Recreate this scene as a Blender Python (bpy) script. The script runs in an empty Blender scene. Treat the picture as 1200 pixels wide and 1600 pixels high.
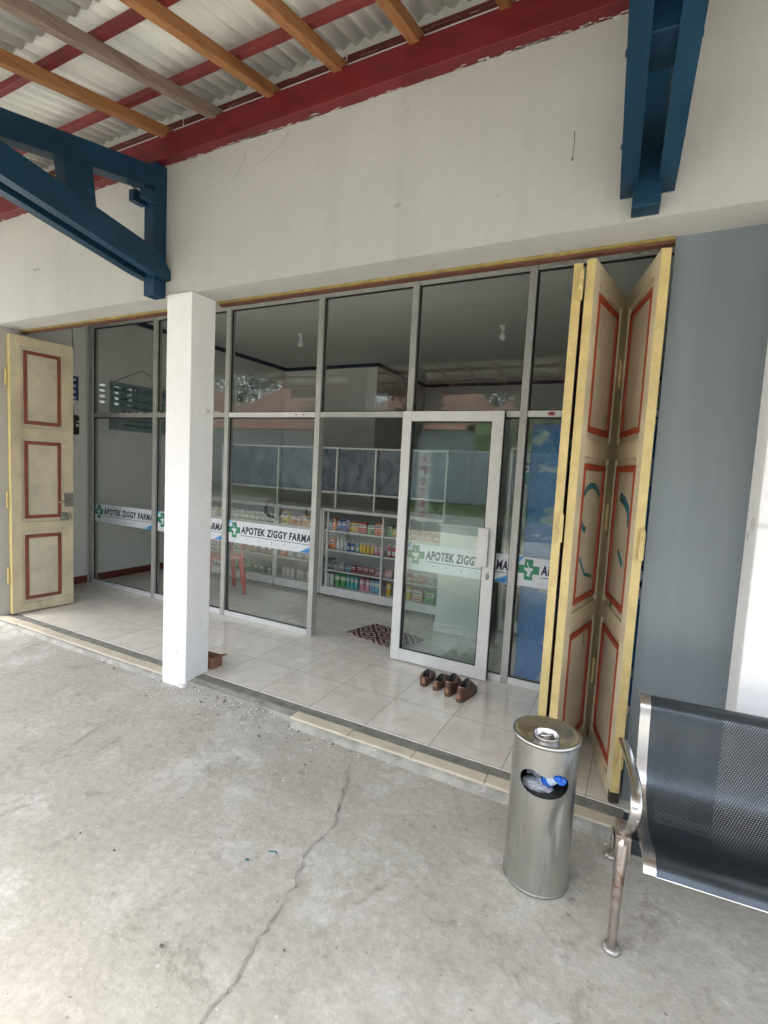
import bpy, bmesh, math, random
from mathutils import Vector, Matrix
random.seed(7)
SC = bpy.context.scene
COL = SC.collection
# ---------------------------------------------------------------- camera, world, sun, exposure
cam_d = bpy.data.cameras.new('camera'); cam = bpy.data.objects.new('camera', cam_d); COL.objects.link(cam)
cam_d.sensor_fit = 'VERTICAL'; cam_d.sensor_height = 36.0; cam_d.lens = 17.55
cam_d.clip_start = 0.05; cam_d.clip_end = 600
RR = ((0.886, -0.0858, 0.4557), (0.4604, 0.0532, -0.8861), (0.0521, 0.9949, 0.0867))
mw = Matrix(((RR[0][0], RR[0][1], RR[0][2], 0), (RR[1][0], RR[1][1], RR[1][2], 0), (RR[2][0], RR[2][1], RR[2][2], 1.6), (0, 0, 0, 1)))
q = mw.to_quaternion().normalized()
cam.rotation_mode = 'QUATERNION'; cam.rotation_quaternion = q; cam.location = (0, 0, 1.6)
SC.camera = cam
SC.render.resolution_x = 768; SC.render.resolution_y = 1024
SUN_EL, SUN_AZ = 62.0, 215.0   # degrees, azimuth clockwise from +Y
world = bpy.data.worlds.new('World'); SC.world = world; world.use_nodes = True
wn = world.node_tree; wn.nodes.clear()
sky = wn.nodes.new('ShaderNodeTexSky'); sky.sky_type = 'NISHITA'; sky.sun_disc = False
sky.sun_elevation = math.radians(SUN_EL); sky.sun_rotation = math.radians(SUN_AZ)
sky.air_density = 1.0; sky.dust_density = 4.0; sky.ozone_density = 1.0
hs = wn.nodes.new('ShaderNodeHueSaturation'); hs.inputs['Saturation'].default_value = 0.56; hs.inputs['Value'].default_value = 1.0
bg = wn.nodes.new('ShaderNodeBackground'); bg.inputs['Strength'].default_value = 0.15
wo = wn.nodes.new('ShaderNodeOutputWorld')
wn.links.new(sky.outputs[0], hs.inputs['Color']); wn.links.new(hs.outputs[0], bg.inputs['Color']); wn.links.new(bg.outputs[0], wo.inputs[0])
sd = bpy.data.lights.new('sun', 'SUN'); sd.energy = 1.0; sd.angle = math.radians(25); sd.color = (1.0, 0.98, 0.95)
sun = bpy.data.objects.new('sun', sd); COL.objects.link(sun)
az, el = math.radians(SUN_AZ), math.radians(SUN_EL)
sdir = Vector((math.sin(az) * math.cos(el), math.cos(az) * math.cos(el), math.sin(el)))
sun.rotation_euler = sdir.to_track_quat('Z', 'Y').to_euler(); sun.location = (-4, -6, 12)
SC.view_settings.view_transform = 'Standard'; SC.view_settings.look = 'None'
SC.view_settings.exposure = 2.45; SC.view_settings.gamma = 1.0
try:
    SC.cycles.max_bounces = 7; SC.cycles.transparent_max_bounces = 14; SC.cycles.diffuse_bounces = 4; SC.cycles.glossy_bounces = 3
    SC.cycles.sample_clamp_indirect = 6
except Exception: pass

# ---------------------------------------------------------------- materials
def nt(name):
    m = bpy.data.materials.new(name); m.use_nodes = True
    n = m.node_tree; n.nodes.clear()
    o = n.nodes.new('ShaderNodeOutputMaterial'); p = n.nodes.new('ShaderNodeBsdfPrincipled')
    n.links.new(p.outputs[0], o.inputs[0])
    return m, n, p
def noise(n, scale, detail=6, rough=.6, vec=None, dist=0):
    t = n.nodes.new('ShaderNodeTexNoise'); t.inputs['Scale'].default_value = scale
    t.inputs['Detail'].default_value = detail; t.inputs['Roughness'].default_value = rough; t.inputs['Distortion'].default_value = dist
    if vec is not None: n.links.new(vec, t.inputs['Vector'])
    return t
def ocoord(n, scale=(1, 1, 1), loc=(0, 0, 0)):
    tc = n.nodes.new('ShaderNodeTexCoord'); mp = n.nodes.new('ShaderNodeMapping')
    mp.inputs['Scale'].default_value = scale; mp.inputs['Location'].default_value = loc
    n.links.new(tc.outputs['Object'], mp.inputs['Vector']); return mp.outputs[0]
def ramp(n, fac, stops):
    r = n.nodes.new('ShaderNodeValToRGB'); cr = r.color_ramp
    while len(cr.elements) < len(stops): cr.elements.new(.5)
    for e, (p, c) in zip(cr.elements, stops):
        e.position = p; e.color = (*c, 1) if len(c) == 3 else c
    n.links.new(fac, r.inputs[0]); return r.outputs[0]
def mixc(n, fac, a, b, mode='MIX'):
    m = n.nodes.new('ShaderNodeMix'); m.data_type = 'RGBA'; m.blend_type = mode
    for s, v in ((m.inputs[0], fac), (m.inputs[6], a), (m.inputs[7], b)):
        if isinstance(v, (int, float)): s.default_value = v
        elif isinstance(v, tuple): s.default_value = (*v, 1)
        else: n.links.new(v, s)
    return m.outputs[2]
def bump(n, p, h, strength=.3, dist=.01):
    b = n.nodes.new('ShaderNodeBump'); b.inputs['Strength'].default_value = strength; b.inputs['Distance'].default_value = dist
    n.links.new(h, b.inputs['Height']); n.links.new(b.outputs[0], p.inputs['Normal'])
def mathn(n, op, a, b=None, c=None):
    m = n.nodes.new('ShaderNodeMath'); m.operation = op
    for i, v in enumerate((a, b, c)):
        if v is None: continue
        if isinstance(v, (int, float)): m.inputs[i].default_value = v
        else: n.links.new(v, m.inputs[i])
    return m.outputs[0]

def paint(name, col, rough=.5, var=.12, scale=6, grime=None, metal=0, bumps=.15, bscale=60, stretch=(1, 1, 1), gthr=(.55, .75), spec=.5):
    """paint or plaster: base colour, soft tone variation, optional grime patches"""
    m, n, p = nt(name)
    v = ocoord(n, stretch)
    a = noise(n, scale, 6, .6, v)
    d = tuple(max(0, c * (1 - var)) for c in col); l = tuple(min(1, c * (1 + var)) for c in col)
    c = ramp(n, a.outputs[0], [(.3, d), (.7, l)])
    if grime:
        g = noise(n, scale * 1.7, 8, .7, v, .6)
        f = ramp(n, g.outputs[0], [(gthr[0], (0, 0, 0)), (gthr[1], (1, 1, 1))])
        c = mixc(n, f, c, grime)
    n.links.new(c, p.inputs['Base Color'])
    p.inputs['Roughness'].default_value = rough; p.inputs['Metallic'].default_value = metal
    p.inputs['Specular IOR Level'].default_value = spec
    if bumps:
        b = noise(n, bscale, 4, .6, v); bump(n, p, b.outputs[0], bumps, .004)
    return m
_pl = {}
def plain(name, col, rough=.45, metal=0, var=.06):
    if name not in _pl: _pl[name] = paint(name, col, rough, var, 9, None, metal, 0)
    return _pl[name]

def mat_plaster(name, base, stain, dirt_low=False):
    m, n, p = nt(name)
    v = ocoord(n); vs = ocoord(n, (4.5, 4.5, .4))
    a = noise(n, 1.1, 7, .6, v); s = noise(n, 1.0, 7, .65, vs)
    fine = noise(n, 26, 6, .7, v)
    c = ramp(n, a.outputs[0], [(.3, tuple(x * .90 for x in base)), (.65, base)])
    f = ramp(n, s.outputs[0], [(.52, (0, 0, 0)), (.8, (.55, .55, .55))])
    c = mixc(n, f, c, stain)
    f2 = ramp(n, fine.outputs[0], [(.35, (.955, .955, .955)), (.6, (1, 1, 1))])
    c = mixc(n, 1.0, c, f2, 'MULTIPLY')
    sp = noise(n, 6, 2, .5, v)
    spk = ramp(n, sp.outputs[0], [(.74, (1, 1, 1)), (.77, (.72, .7, .66))])
    c = mixc(n, .8, c, spk, 'MULTIPLY')
    n.links.new(c, p.inputs['Base Color']); p.inputs['Roughness'].default_value = .75
    b = noise(n, 7, 5, .55, v); bump(n, p, b.outputs[0], .22, .012)
    return m
M = {}
M['plaster'] = mat_plaster('white_plaster', (.50, .50, .465), (.37, .37, .325))
M['pillar'] = mat_plaster('white_pillar_paint', (.88, .88, .87), (.74, .74, .71))
M['inwall'] = mat_plaster('grey_white_interior_paint', (.82, .82, .79), (.72, .72, .69))
M['ceil'] = mat_plaster('ceiling_board', (.80, .80, .76), (.73, .73, .69))
# grey blue gloss wall: tone varies in the paint, semi gloss
m, n, p = nt('grey_blue_gloss_paint')
v = ocoord(n, (6, 6, .35)); a = noise(n, 1.2, 7, .6, v); b_ = noise(n, 60, 3, .5, ocoord(n))
n.links.new(ramp(n, a.outputs[0], [(.3, (.165, .195, .212)), (.7, (.205, .237, .254))]), p.inputs['Base Color'])
sc_ = noise(n, 9, 7, .8, ocoord(n, (1, 1, .5)), 1.0)
n.links.new(ramp(n, sc_.outputs[0], [(.35, (.30, .30, .30)), (.7, (.52, .52, .52))]), p.inputs['Roughness'])
bump(n, p, sc_.outputs[0], .12, .006); M['greywall'] = m
M['plinth'] = paint('dark_blue_plinth_paint', (.035, .05, .075), .5, .2)
M['blue'] = paint('blue_timber_paint', (.007, .036, .068), .42, .35, 5, (.016, .06, .095), stretch=(1, .5, 1), gthr=(.6, .8), spec=.3)
M['redbeam'] = paint('dark_red_beam_paint', (.135, .010, .013), .5, .25, 7, (.5, .38, .34), gthr=(.76, .79), stretch=(1, 1, 3))
M['redpurlin'] = paint('red_purlin_paint', (.17, .022, .022), .55, .3, 8, (.2, .09, .05), gthr=(.62, .72))
def mat_wood(name, c1, c2, c3):
    m, n, p = nt(name)
    v = ocoord(n, (22, 1.2, 22)); a = noise(n, 1.5, 8, .65, v, .8); k = noise(n, 1.2, 4, .6, ocoord(n, (3, 1, 3)))
    c = ramp(n, a.outputs[0], [(.3, c1), (.5, c2), (.72, c3)])
    c = mixc(n, ramp(n, k.outputs[0], [(.45, (0, 0, 0)), (.75, (.55, .55, .55))]), c, tuple(x * .55 for x in c1))
    n.links.new(c, p.inputs['Base Color']); p.inputs['Roughness'].default_value = .7
    bump(n, p, a.outputs[0], .3, .004); return m
M['rafter'] = mat_wood('orange_rough_timber', (.19, .075, .022), (.33, .145, .05), (.42, .20, .08))
M['rafter_grey'] = mat_wood('weathered_grey_timber', (.16, .11, .075), (.25, .185, .14), (.31, .25, .20))
# corrugated fibre cement underside
m, n, p = nt('fibre_cement_sheet')
v = ocoord(n, (1, .25, 1)); a = noise(n, 5, 8, .65, v); a2 = noise(n, 1.2, 4, .6, ocoord(n))
c = ramp(n, a.outputs[0], [(.3, (.60, .60, .55)), (.7, (.80, .80, .75))])
c = mixc(n, ramp(n, a2.outputs[0], [(.5, (0, 0, 0)), (.75, (.6, .6, .6))]), c, (.50, .49, .42))
n.links.new(c, p.inputs['Base Color']); p.inputs['Roughness'].default_value = .8; bump(n, p, a.outputs[0], .2, .004); M['sheet'] = m
# concrete yard
m, n, p = nt('worn_concrete')
v = ocoord(n); big = noise(n, .55, 6, .62, v, .5); mid = noise(n, 2.8, 10, .72, v, .15); fin = noise(n, 30, 8, .75, v); sp = noise(n, 55, 3, .5, v)
c = ramp(n, mid.outputs[0], [(.28, (.25, .24, .20)), (.40, (.37, .36, .305)), (.53, (.43, .42, .365)), (.68, (.55, .54, .49))])
c = mixc(n, ramp(n, big.outputs[0], [(.42, (0, 0, 0)), (.66, (.8, .8, .8))]), c, (.43, .40, .335))
st = noise(n, 3.9, 7, .75, ocoord(n, loc=(3, 7, 0)), .5)
c = mixc(n, ramp(n, st.outputs[0], [(.57, (0, 0, 0)), (.70, (.7, .7, .7))]), c, (.19, .165, .125))
lp_ = noise(n, 1.7, 8, .75, ocoord(n, loc=(1, 4, 0)), .3)
c = mixc(n, ramp(n, lp_.outputs[0], [(.53, (0, 0, 0)), (.68, (.7, .7, .7))]), c, (.64, .64, .61))
c = mixc(n, 1.0, c, ramp(n, fin.outputs[0], [(.33, (.80, .80, .79)), (.6, (1.05, 1.05, 1.05))]), 'MULTIPLY')
c = mixc(n, ramp(n, sp.outputs[0], [(.69, (0, 0, 0)), (.72, (.7, .7, .7))]), c, (.60, .59, .56))
pit = noise(n, 42, 2, .5, ocoord(n, loc=(9, 2, 0)))
c = mixc(n, ramp(n, pit.outputs[0], [(.715, (0, 0, 0)), (.74, (.7, .7, .7))]), c, (.13, .12, .10))
n.links.new(c, p.inputs['Base Color']); p.inputs['Roughness'].default_value = .82
hsum = mathn(n, 'ADD', mathn(n, 'MULTIPLY', mid.outputs[0], 1.6), mathn(n, 'MULTIPLY', fin.outputs[0], .35))
bump(n, p, hsum, .55, .012); M['concrete'] = m
M['crack'] = paint('concrete_crack_dirt', (.30, .285, .245), .9, .5, 14)
M['groove'] = paint('grey_cement_groove', (.20, .20, .175), .85, .3, 14, (.38, .37, .33), gthr=(.62, .68), bscale=40, bumps=.4)
M['mortar'] = paint('rough_light_mortar', (.36, .35, .31), .9, .3, 10, (.6, .59, .55), gthr=(.6, .66), bscale=30, bumps=.6)
# glazed floor tiles
m, n, p = nt('cream_glazed_tile')
tc = n.nodes.new('ShaderNodeTexCoord'); sx = n.nodes.new('ShaderNodeSeparateXYZ'); n.links.new(tc.outputs['Object'], sx.inputs[0])
PT = .4115
def gl(sock, off):
    t = mathn(n, 'DIVIDE', mathn(n, 'SUBTRACT', sock, off), PT); fr = mathn(n, 'FRACT', t); fl = mathn(n, 'FLOOR', t)
    dd = mathn(n, 'MINIMUM', fr, mathn(n, 'SUBTRACT', 1.0, fr)); return dd, fl
dx, fx = gl(sx.outputs[0], -2.588); dy, fy = gl(sx.outputs[1], 2.535)
g = mathn(n, 'LESS_THAN', mathn(n, 'MINIMUM', dx, dy), .0042)
cmb = n.nodes.new('ShaderNodeCombineXYZ'); n.links.new(fx, cmb.inputs[0]); n.links.new(fy, cmb.inputs[1])
wnz = n.nodes.new('ShaderNodeTexWhiteNoise'); n.links.new(cmb.outputs[0], wnz.inputs['Vector'])
vv = n.nodes.new('ShaderNodeVectorMath'); vv.operation = 'MULTIPLY_ADD'; n.links.new(wnz.outputs['Color'], vv.inputs[0]); vv.inputs[1].default_value = (9, 9, 9); n.links.new(tc.outputs['Object'], vv.inputs[2])
ve = noise(n, 4.5, 6, .6, vv.outputs[0], 1.5)
c = ramp(n, ve.outputs[0], [(.3, (.66, .625, .545)), (.55, (.77, .735, .655)), (.8, (.82, .79, .715))])
br = mathn(n, 'MULTIPLY_ADD', wnz.outputs['Value'], .08, .95)
cb = n.nodes.new('ShaderNodeCombineColor'); [n.links.new(br, cb.inputs[i]) for i in range(3)]
c = mixc(n, 1.0, c, cb.outputs[0], 'MULTIPLY')
dn = noise(n, 3, 8, .7, tc.outputs['Object'])
c = mixc(n, ramp(n, dn.outputs[0], [(.55, (0, 0, 0)), (.8, (.35, .35, .35))]), c, (.30, .28, .23))
c = mixc(n, g, c, (.20, .18, .14))
n.links.new(c, p.inputs['Base Color'])
n.links.new(mathn(n, 'ADD', mathn(n, 'MULTIPLY', g, .5), ramp(n, dn.outputs[0], [(.3, (.05, .05, .05)), (.8, (.18, .18, .18))])), p.inputs['Roughness'])
bump(n, p, mathn(n, 'SUBTRACT', 1.0, g), .3, .002); M['tile'] = m
M['creamtile'] = paint('cream_edge_tile', (.62, .56, .43), .35, .08, 5, (.42, .38, .30), bumps=.05)
M['skirt'] = paint('dark_red_skirting_tile', (.16, .035, .03), .4, .2)
M['alu'] = paint('dull_aluminium', (.44, .45, .42), .42, .14, 7, (.30, .29, .25), .25, .05, gthr=(.6, .8))
M['alu_white'] = paint('white_coated_aluminium', (.66, .67, .65), .4, .07, 6, (.50, .49, .45), 0, .05, gthr=(.64, .85))
M['rubber'] = plain('black_rubber_gasket', (.012, .012, .014), .6)
M['doorcream'] = paint('cream_door_paint', (.58, .505, .34), .48, .2, 4, (.38, .32, .20), gthr=(.58, .8), bscale=25)
M['doorpanel'] = paint('pale_cream_panel_paint', (.58, .515, .39), .5, .18, 4, (.40, .35, .27), gthr=(.6, .82), bscale=25)
M['dooryellow'] = paint('yellow_edge_paint', (.60, .47, .20), .45, .2, 5, (.40, .31, .12), gthr=(.56, .8), bscale=25)
M['moulding'] = paint('orange_red_moulding_paint', (.36, .055, .022), .48, .25, 9, (.30, .12, .08), gthr=(.62, .75))
M['moulding_brown'] = paint('red_brown_moulding_paint', (.22, .062, .036), .5, .3, 9, (.34, .15, .09), gthr=(.6, .75))
M['doordirt'] = paint('dirty_black_wood', (.04, .03, .022), .8, .3, 20)
M['teal'] = paint('teal_spray_paint', (.02, .17, .20), .7, .3, 30)
M['steel'] = paint('worn_metal', (.36, .35, .32), .42, .2, 20, (.17, .12, .08), .8, .1)
M['chrome'] = paint('chrome', (.62, .61, .60), .24, .08, 8, (.36, .31, .29), 1.0, .02, gthr=(.6, .85), bscale=18)
M['rusty'] = paint('rust_stained_chrome', (.42, .37, .34), .28, .25, 9, (.24, .14, .10), .85, .15, gthr=(.52, .66))
m, n, p = nt('brushed_stainless_steel')
v = ocoord(n, (16, 16, .8)); a = noise(n, 2, 5, .6, v); a2 = noise(n, 3, 6, .65, ocoord(n, (2, 2, .7)))
n.links.new(ramp(n, a2.outputs[0], [(.3, (.46, .46, .44)), (.7, (.62, .62, .60))]), p.inputs['Base Color'])
p.inputs['Metallic'].default_value = 1.0
n.links.new(ramp(n, a.outputs[0], [(.3, (.26, .26, .26)), (.8, (.34, .34, .34))]), p.inputs['Roughness'])
bd = noise(n, 5, 2, .5, ocoord(n, (1, 1, .5)), .3); bump(n, p, bd.outputs[0], .3, .02); M['stainless'] = m
M['black'] = plain('black_plastic', (.012, .013, .016), .4)
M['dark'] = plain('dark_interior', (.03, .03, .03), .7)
M['whitepl'] = plain('white_plastic', (.72, .73, .70), .35)
M['bluepl'] = plain('blue_plastic', (.01, .12, .55), .25)
M['redpl'] = paint('red_plastic', (.55, .045, .04), .4, .1)
M['cardboard'] = paint('brown_cardboard', (.24, .12, .07), .85, .12)
M['bulb'] = plain('white_bulb_glass', (.85, .85, .83), .2)
M['grassm'] = paint('verge_grass', (.07, .11, .03), .9, .5, 2, (.12, .13, .05))
M['asphalt'] = paint('grey_road', (.13, .13, .125), .85, .15, 2)
M['leaf'] = paint('tree_leaves', (.06, .10, .035), .7, .5, 1.5)
M['trunk'] = paint('tree_bark', (.12, .09, .06), .9, .3)
M['outwall'] = paint('painted_street_wall', (.50, .53, .55), .8, .15, 1, (.36, .38, .38))
M['greenwall'] = paint('green_shop_wall', (.24, .34, .12), .8, .1)
def mat_rooftile():
    m, n, p = nt('red_roof_tiles'); v = ocoord(n)
    w = n.nodes.new('ShaderNodeTexWave'); w.inputs['Scale'].default_value = 2.2; w.inputs['Distortion'].default_value = .3; n.links.new(v, w.inputs[0])
    a = noise(n, 4, 6, .6, v)
    c = ramp(n, a.outputs[0], [(.3, (.26, .09, .055)), (.7, (.42, .17, .11))])
    c = mixc(n, .35, c, ramp(n, w.outputs[0], [(.2, (.4, .4, .4)), (.6, (1, 1, 1))]), 'MULTIPLY')
    n.links.new(c, p.inputs['Base Color']); p.inputs['Roughness'].default_value = .8; return m
M['rooftile'] = mat_rooftile()
def mat_glass(name, tint, refl=1.0, ior=1.5, rough=0.0):
    m = bpy.data.materials.new(name); m.use_nodes = True; n = m.node_tree; n.nodes.clear()
    o = n.nodes.new('ShaderNodeOutputMaterial'); t = n.nodes.new('ShaderNodeBsdfTransparent'); g = n.nodes.new('ShaderNodeBsdfGlossy')
    lwt = n.nodes.new('ShaderNodeLayerWeight'); lwt.inputs['Blend'].default_value = .5; x = n.nodes.new('ShaderNodeMixShader')
    f0 = ((ior - 1) / (ior + 1)) ** 2
    t.inputs[0].default_value = (*tint, 1); g.inputs['Roughness'].default_value = rough; g.inputs[0].default_value = (.95, 1, .97, 1)
    mu = mathn(n, 'MULTIPLY', mathn(n, 'MULTIPLY_ADD', mathn(n, 'POWER', lwt.outputs['Facing'], 5.0), 1 - f0, f0), refl)
    n.links.new(mu, x.inputs[0]); n.links.new(t.outputs[0], x.inputs[1]); n.links.new(g.outputs[0], x.inputs[2]); n.links.new(x.outputs[0], o.inputs[0])
    return m
M['glass'] = mat_glass('shop_window_glass', (.95, .965, .955), .9, 1.5)
M['doorglass'] = mat_glass('green_door_glass', (.90, .945, .93), .95, 1.55)
M['cabglass'] = mat_glass('cabinet_glass', (.96, .97, .97), .5, 1.45)
# wrinkled plastic film
def mat_film():
    m = bpy.data.materials.new('wrinkled_plastic_film'); m.use_nodes = True; n = m.node_tree; n.nodes.clear()
    o = n.nodes.new('ShaderNodeOutputMaterial'); t = n.nodes.new('ShaderNodeBsdfTransparent'); p = n.nodes.new('ShaderNodeBsdfPrincipled'); x = n.nodes.new('ShaderNodeMixShader')
    t.inputs[0].default_value = (.8, .85, .9, 1)
    a = noise(n, 3.5, 3, .5, ocoord(n, (1, 1, .8)), 1.2)
    n.links.new(ramp(n, a.outputs[0], [(.35, (.13, .17, .21)), (.6, (.22, .26, .30))]), p.inputs['Base Color'])
    p.inputs['Roughness'].default_value = .18; bump(n, p, a.outputs[0], 1.0, .09)
    x.inputs[0].default_value = .62
    n.links.new(t.outputs[0], x.inputs[1]); n.links.new(p.outputs[0], x.inputs[2]); n.links.new(x.outputs[0], o.inputs[0]); return m
M['film'] = mat_film()
# blue wrapping sheet with clouds and wrinkles
m, n, p = nt('blue_cloud_wrapping_sheet')
v = ocoord(n, (1, 1, 1.9)); a = noise(n, 3.3, 3, .5, v, .3); b_ = noise(n, 14, 6, .8, ocoord(n), 1.5); w = noise(n, 7, 5, .8, ocoord(n, (1, 1, .6)), 2.5)
c = ramp(n, b_.outputs[0], [(.3, (.001, .10, .30)), (.7, (.004, .17, .42))])
c = mixc(n, ramp(n, a.outputs[0], [(.57, (0, 0, 0)), (.62, (.75, .75, .75))]), c, (.34, .44, .42))
c = mixc(n, ramp(n, w.outputs[0], [(.495, (0, 0, 0)), (.505, (.35, .35, .35)), (.515, (0, 0, 0))]), c, (.5, .6, .65))
n.links.new(c, p.inputs['Base Color']); p.inputs['Roughness'].default_value = .5; bump(n, p, b_.outputs[0], .5, .01); M['bluesheet'] = m
# perforated bench sheet, uv in metres
m = bpy.data.materials.new('dark_blue_perforated_steel'); m.use_nodes = True; n = m.node_tree; n.nodes.clear()
o = n.nodes.new('ShaderNodeOutputMaterial'); p = n.nodes.new('ShaderNodeBsdfPrincipled'); t = n.nodes.new('ShaderNodeBsdfTransparent'); x = n.nodes.new('ShaderNodeMixShader')
tc = n.nodes.new('ShaderNodeTexCoord'); sx = n.nodes.new('ShaderNodeSeparateXYZ'); n.links.new(tc.outputs['UV'], sx.inputs[0])
A_ = .0085; B_ = A_ * 1.732
def lat(off):
    u = mathn(n, 'FRACT', mathn(n, 'ADD', mathn(n, 'DIVIDE', sx.outputs[0], A_), off)); w = mathn(n, 'FRACT', mathn(n, 'ADD', mathn(n, 'DIVIDE', sx.outputs[1], B_), off))
    u = mathn(n, 'MULTIPLY', mathn(n, 'SUBTRACT', u, .5), A_); w = mathn(n, 'MULTIPLY', mathn(n, 'SUBTRACT', w, .5), B_)
    return mathn(n, 'SQRT', mathn(n, 'ADD', mathn(n, 'MULTIPLY', u, u), mathn(n, 'MULTIPLY', w, w)))
hole = mathn(n, 'LESS_THAN', mathn(n, 'MINIMUM', lat(0), lat(.5)), .0021)
def band(s, a, b): return mathn(n, 'MULTIPLY', mathn(n, 'GREATER_THAN', s, a), mathn(n, 'LESS_THAN', s, b))
ub = mathn(n, 'MAXIMUM', band(sx.outputs[0], .055, .50), band(sx.outputs[0], .58, 1.02))
hole = mathn(n, 'MULTIPLY', hole, mathn(n, 'MULTIPLY', ub, band(sx.outputs[1], .075, .70)))
n.links.new(hole, x.inputs[0]); n.links.new(p.outputs[0], x.inputs[1]); n.links.new(t.outputs[0], x.inputs[2]); n.links.new(x.outputs[0], o.inputs[0])
a = noise(n, 7, 6, .6, tc.outputs['Object'])
n.links.new(ramp(n, a.outputs[0], [(.3, (.045, .055, .065)), (.7, (.075, .09, .102))]), p.inputs['Base Color'])
p.inputs['Metallic'].default_value = .6; p.inputs['Roughness'].default_value = .3; M['perf'] = m
M['benchrim'] = plain('dark_blue_steel_rim', (.03, .038, .05), .3, .5)

# ---------------------------------------------------------------- mesh builder
class MB:
    def __init__(s): s.v = []; s.f = []; s.m = []; s.sm = []
    def add(s, vs, fs, mi=0, smooth=False, X=None):
        o = len(s.v)
        s.v += [tuple(X @ Vector(p)) if X else tuple(p) for p in vs]
        for f in fs: s.f.append([i + o for i in f]); s.m.append(mi); s.sm.append(smooth)
    def box(s, a, b, mi=0, X=None, bev=0):
        x0, y0, z0 = [min(a[i], b[i]) for i in range(3)]; x1, y1, z1 = [max(a[i], b[i]) for i in range(3)]
        if bev <= 0:
            vs = [(x0, y0, z0), (x1, y0, z0), (x1, y1, z0), (x0, y1, z0), (x0, y0, z1), (x1, y0, z1), (x1, y1, z1), (x0, y1, z1)]
            fs = [(0, 3, 2, 1), (4, 5, 6, 7), (0, 1, 5, 4), (1, 2, 6, 5), (2, 3, 7, 6), (3, 0, 4, 7)]
            s.add(vs, fs, mi, False, X); return
        bm = bmesh.new(); bmesh.ops.create_cube(bm, size=1)
        for v in bm.verts: v.co = Vector(((x0 + x1) / 2 + v.co.x * (x1 - x0), (y0 + y1) / 2 + v.co.y * (y1 - y0), (z0 + z1) / 2 + v.co.z * (z1 - z0)))
        bmesh.ops.bevel(bm, geom=bm.edges[:], offset=bev, segments=2, affect='EDGES', profile=.5)
        s.add([v.co.copy() for v in bm.verts], [[v.index for v in f.verts] for f in bm.faces], mi, False, X) if not bm.verts.index_update() else 0
        bm.free()
    def prism(s, pts, axis, a, b, mi=0, X=None):
        """polygon pts in the two other axes, extruded along axis from a to b"""
        def P(p, t):
            return {'x': (t, p[0], p[1]), 'y': (p[0], t, p[1]), 'z': (p[0], p[1], t)}[axis]
        k = len(pts); vs = [P(p, a) for p in pts] + [P(p, b) for p in pts]
        fs = [list(range(k))[::-1], [i + k for i in range(k)]] + [[i, (i + 1) % k, (i + 1) % k + k, i + k] for i in range(k)]
        s.add(vs, fs, mi, False, X)
    def rev(s, prof, c=(0, 0, 0), seg=24, mi=0, smooth=True, X=None, capb=True, capt=True):
        vs = []; k = len(prof)
        for r, z in prof:
            for j in range(seg):
                t = 2 * math.pi * j / seg; vs.append((c[0] + r * math.cos(t), c[1] + r * math.sin(t), c[2] + z))
        fs = [[i * seg + j, i * seg + (j + 1) % seg, (i + 1) * seg + (j + 1) % seg, (i + 1) * seg + j] for i in range(k - 1) for j in range(seg)]
        s.add(vs, fs, mi, smooth, X)
        if capb: s.add(vs[:seg], [list(range(seg))[::-1]], mi, False, X)
        if capt: s.add(vs[-seg:], [list(range(seg))], mi, False, X)
    def tube(s, pts, r, seg=8, mi=0, X=None, flat=None, smooth=True):
        pts = [Vector(p) for p in pts]; rs = r if isinstance(r, (list, tuple)) else [r] * len(pts); vs = []; prev = None
        for i, p in enumerate(pts):
            d = (pts[min(i + 1, len(pts) - 1)] - pts[max(i - 1, 0)]).normalized()
            if prev is None:
                u = Vector((1, 0, 0)) if abs(d.x) < .9 else Vector((0, 1, 0))
            else: u = prev
            u = (u - d * u.dot(d)).normalized(); w = d.cross(u); prev = u
            for j in range(seg):
                t = 2 * math.pi * (j + .5) / seg; a, b = math.cos(t), math.sin(t)
                if flat: a *= flat[0]; b *= flat[1]
                vs.append(p + u * a * rs[i] + w * b * rs[i])
        k = len(pts)
        fs = [[i * seg + j, i * seg + (j + 1) % seg, (i + 1) * seg + (j + 1) % seg, (i + 1) * seg + j] for i in range(k - 1) for j in range(seg)]
        fs += [list(range(seg))[::-1], [(k - 1) * seg + j for j in range(seg)]]
        s.add(vs, fs, mi, smooth, X)
    def build(s, name, mats, parent=None, label=None, bev=0, X=None):
        me = bpy.data.meshes.new(name); me.from_pydata([tuple(p) for p in s.v], [], s.f)
        if not isinstance(mats, (list, tuple)): mats = [mats]
        for m_ in mats: me.materials.append(M[m_] if isinstance(m_, str) else m_)
        for pl, mi, sm in zip(me.polygons, s.m, s.sm): pl.material_index = mi; pl.use_smooth = sm
        bm = bmesh.new(); bm.from_mesh(me); bmesh.ops.recalc_face_normals(bm, faces=bm.faces)
        if bev: bmesh.ops.bevel(bm, geom=[e for e in bm.edges if e.calc_face_angle(0) > .6], offset=bev, segments=2, affect='EDGES', profile=.5)
        bm.to_mesh(me); bm.free(); me.update()
        ob = bpy.data.objects.new(name, me); COL.objects.link(ob)
        if parent is not None: ob.parent = parent
        if X is not None: ob.matrix_local = X
        if label: ob['label'] = label
        return ob
def bx(name, mats, parent, a, b, bev=0, label=None):
    mb = MB(); mb.box(a, b, 0, None, bev); return mb.build(name, mats, parent, label)
def tag(o, label, cat, group=None):
    o['label'] = label; o['category'] = cat
    if group: o['group'] = group
    return o
def thing(name, label, cat, loc=(0, 0, 0), rz=0, group=None):
    e = bpy.data.objects.new(name, None); COL.objects.link(e); e.location = loc; e.rotation_euler = (0, 0, rz); e.empty_display_size = .1
    return tag(e, label, cat, group)
def struct(o): o['kind'] = 'structure'; return o
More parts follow.
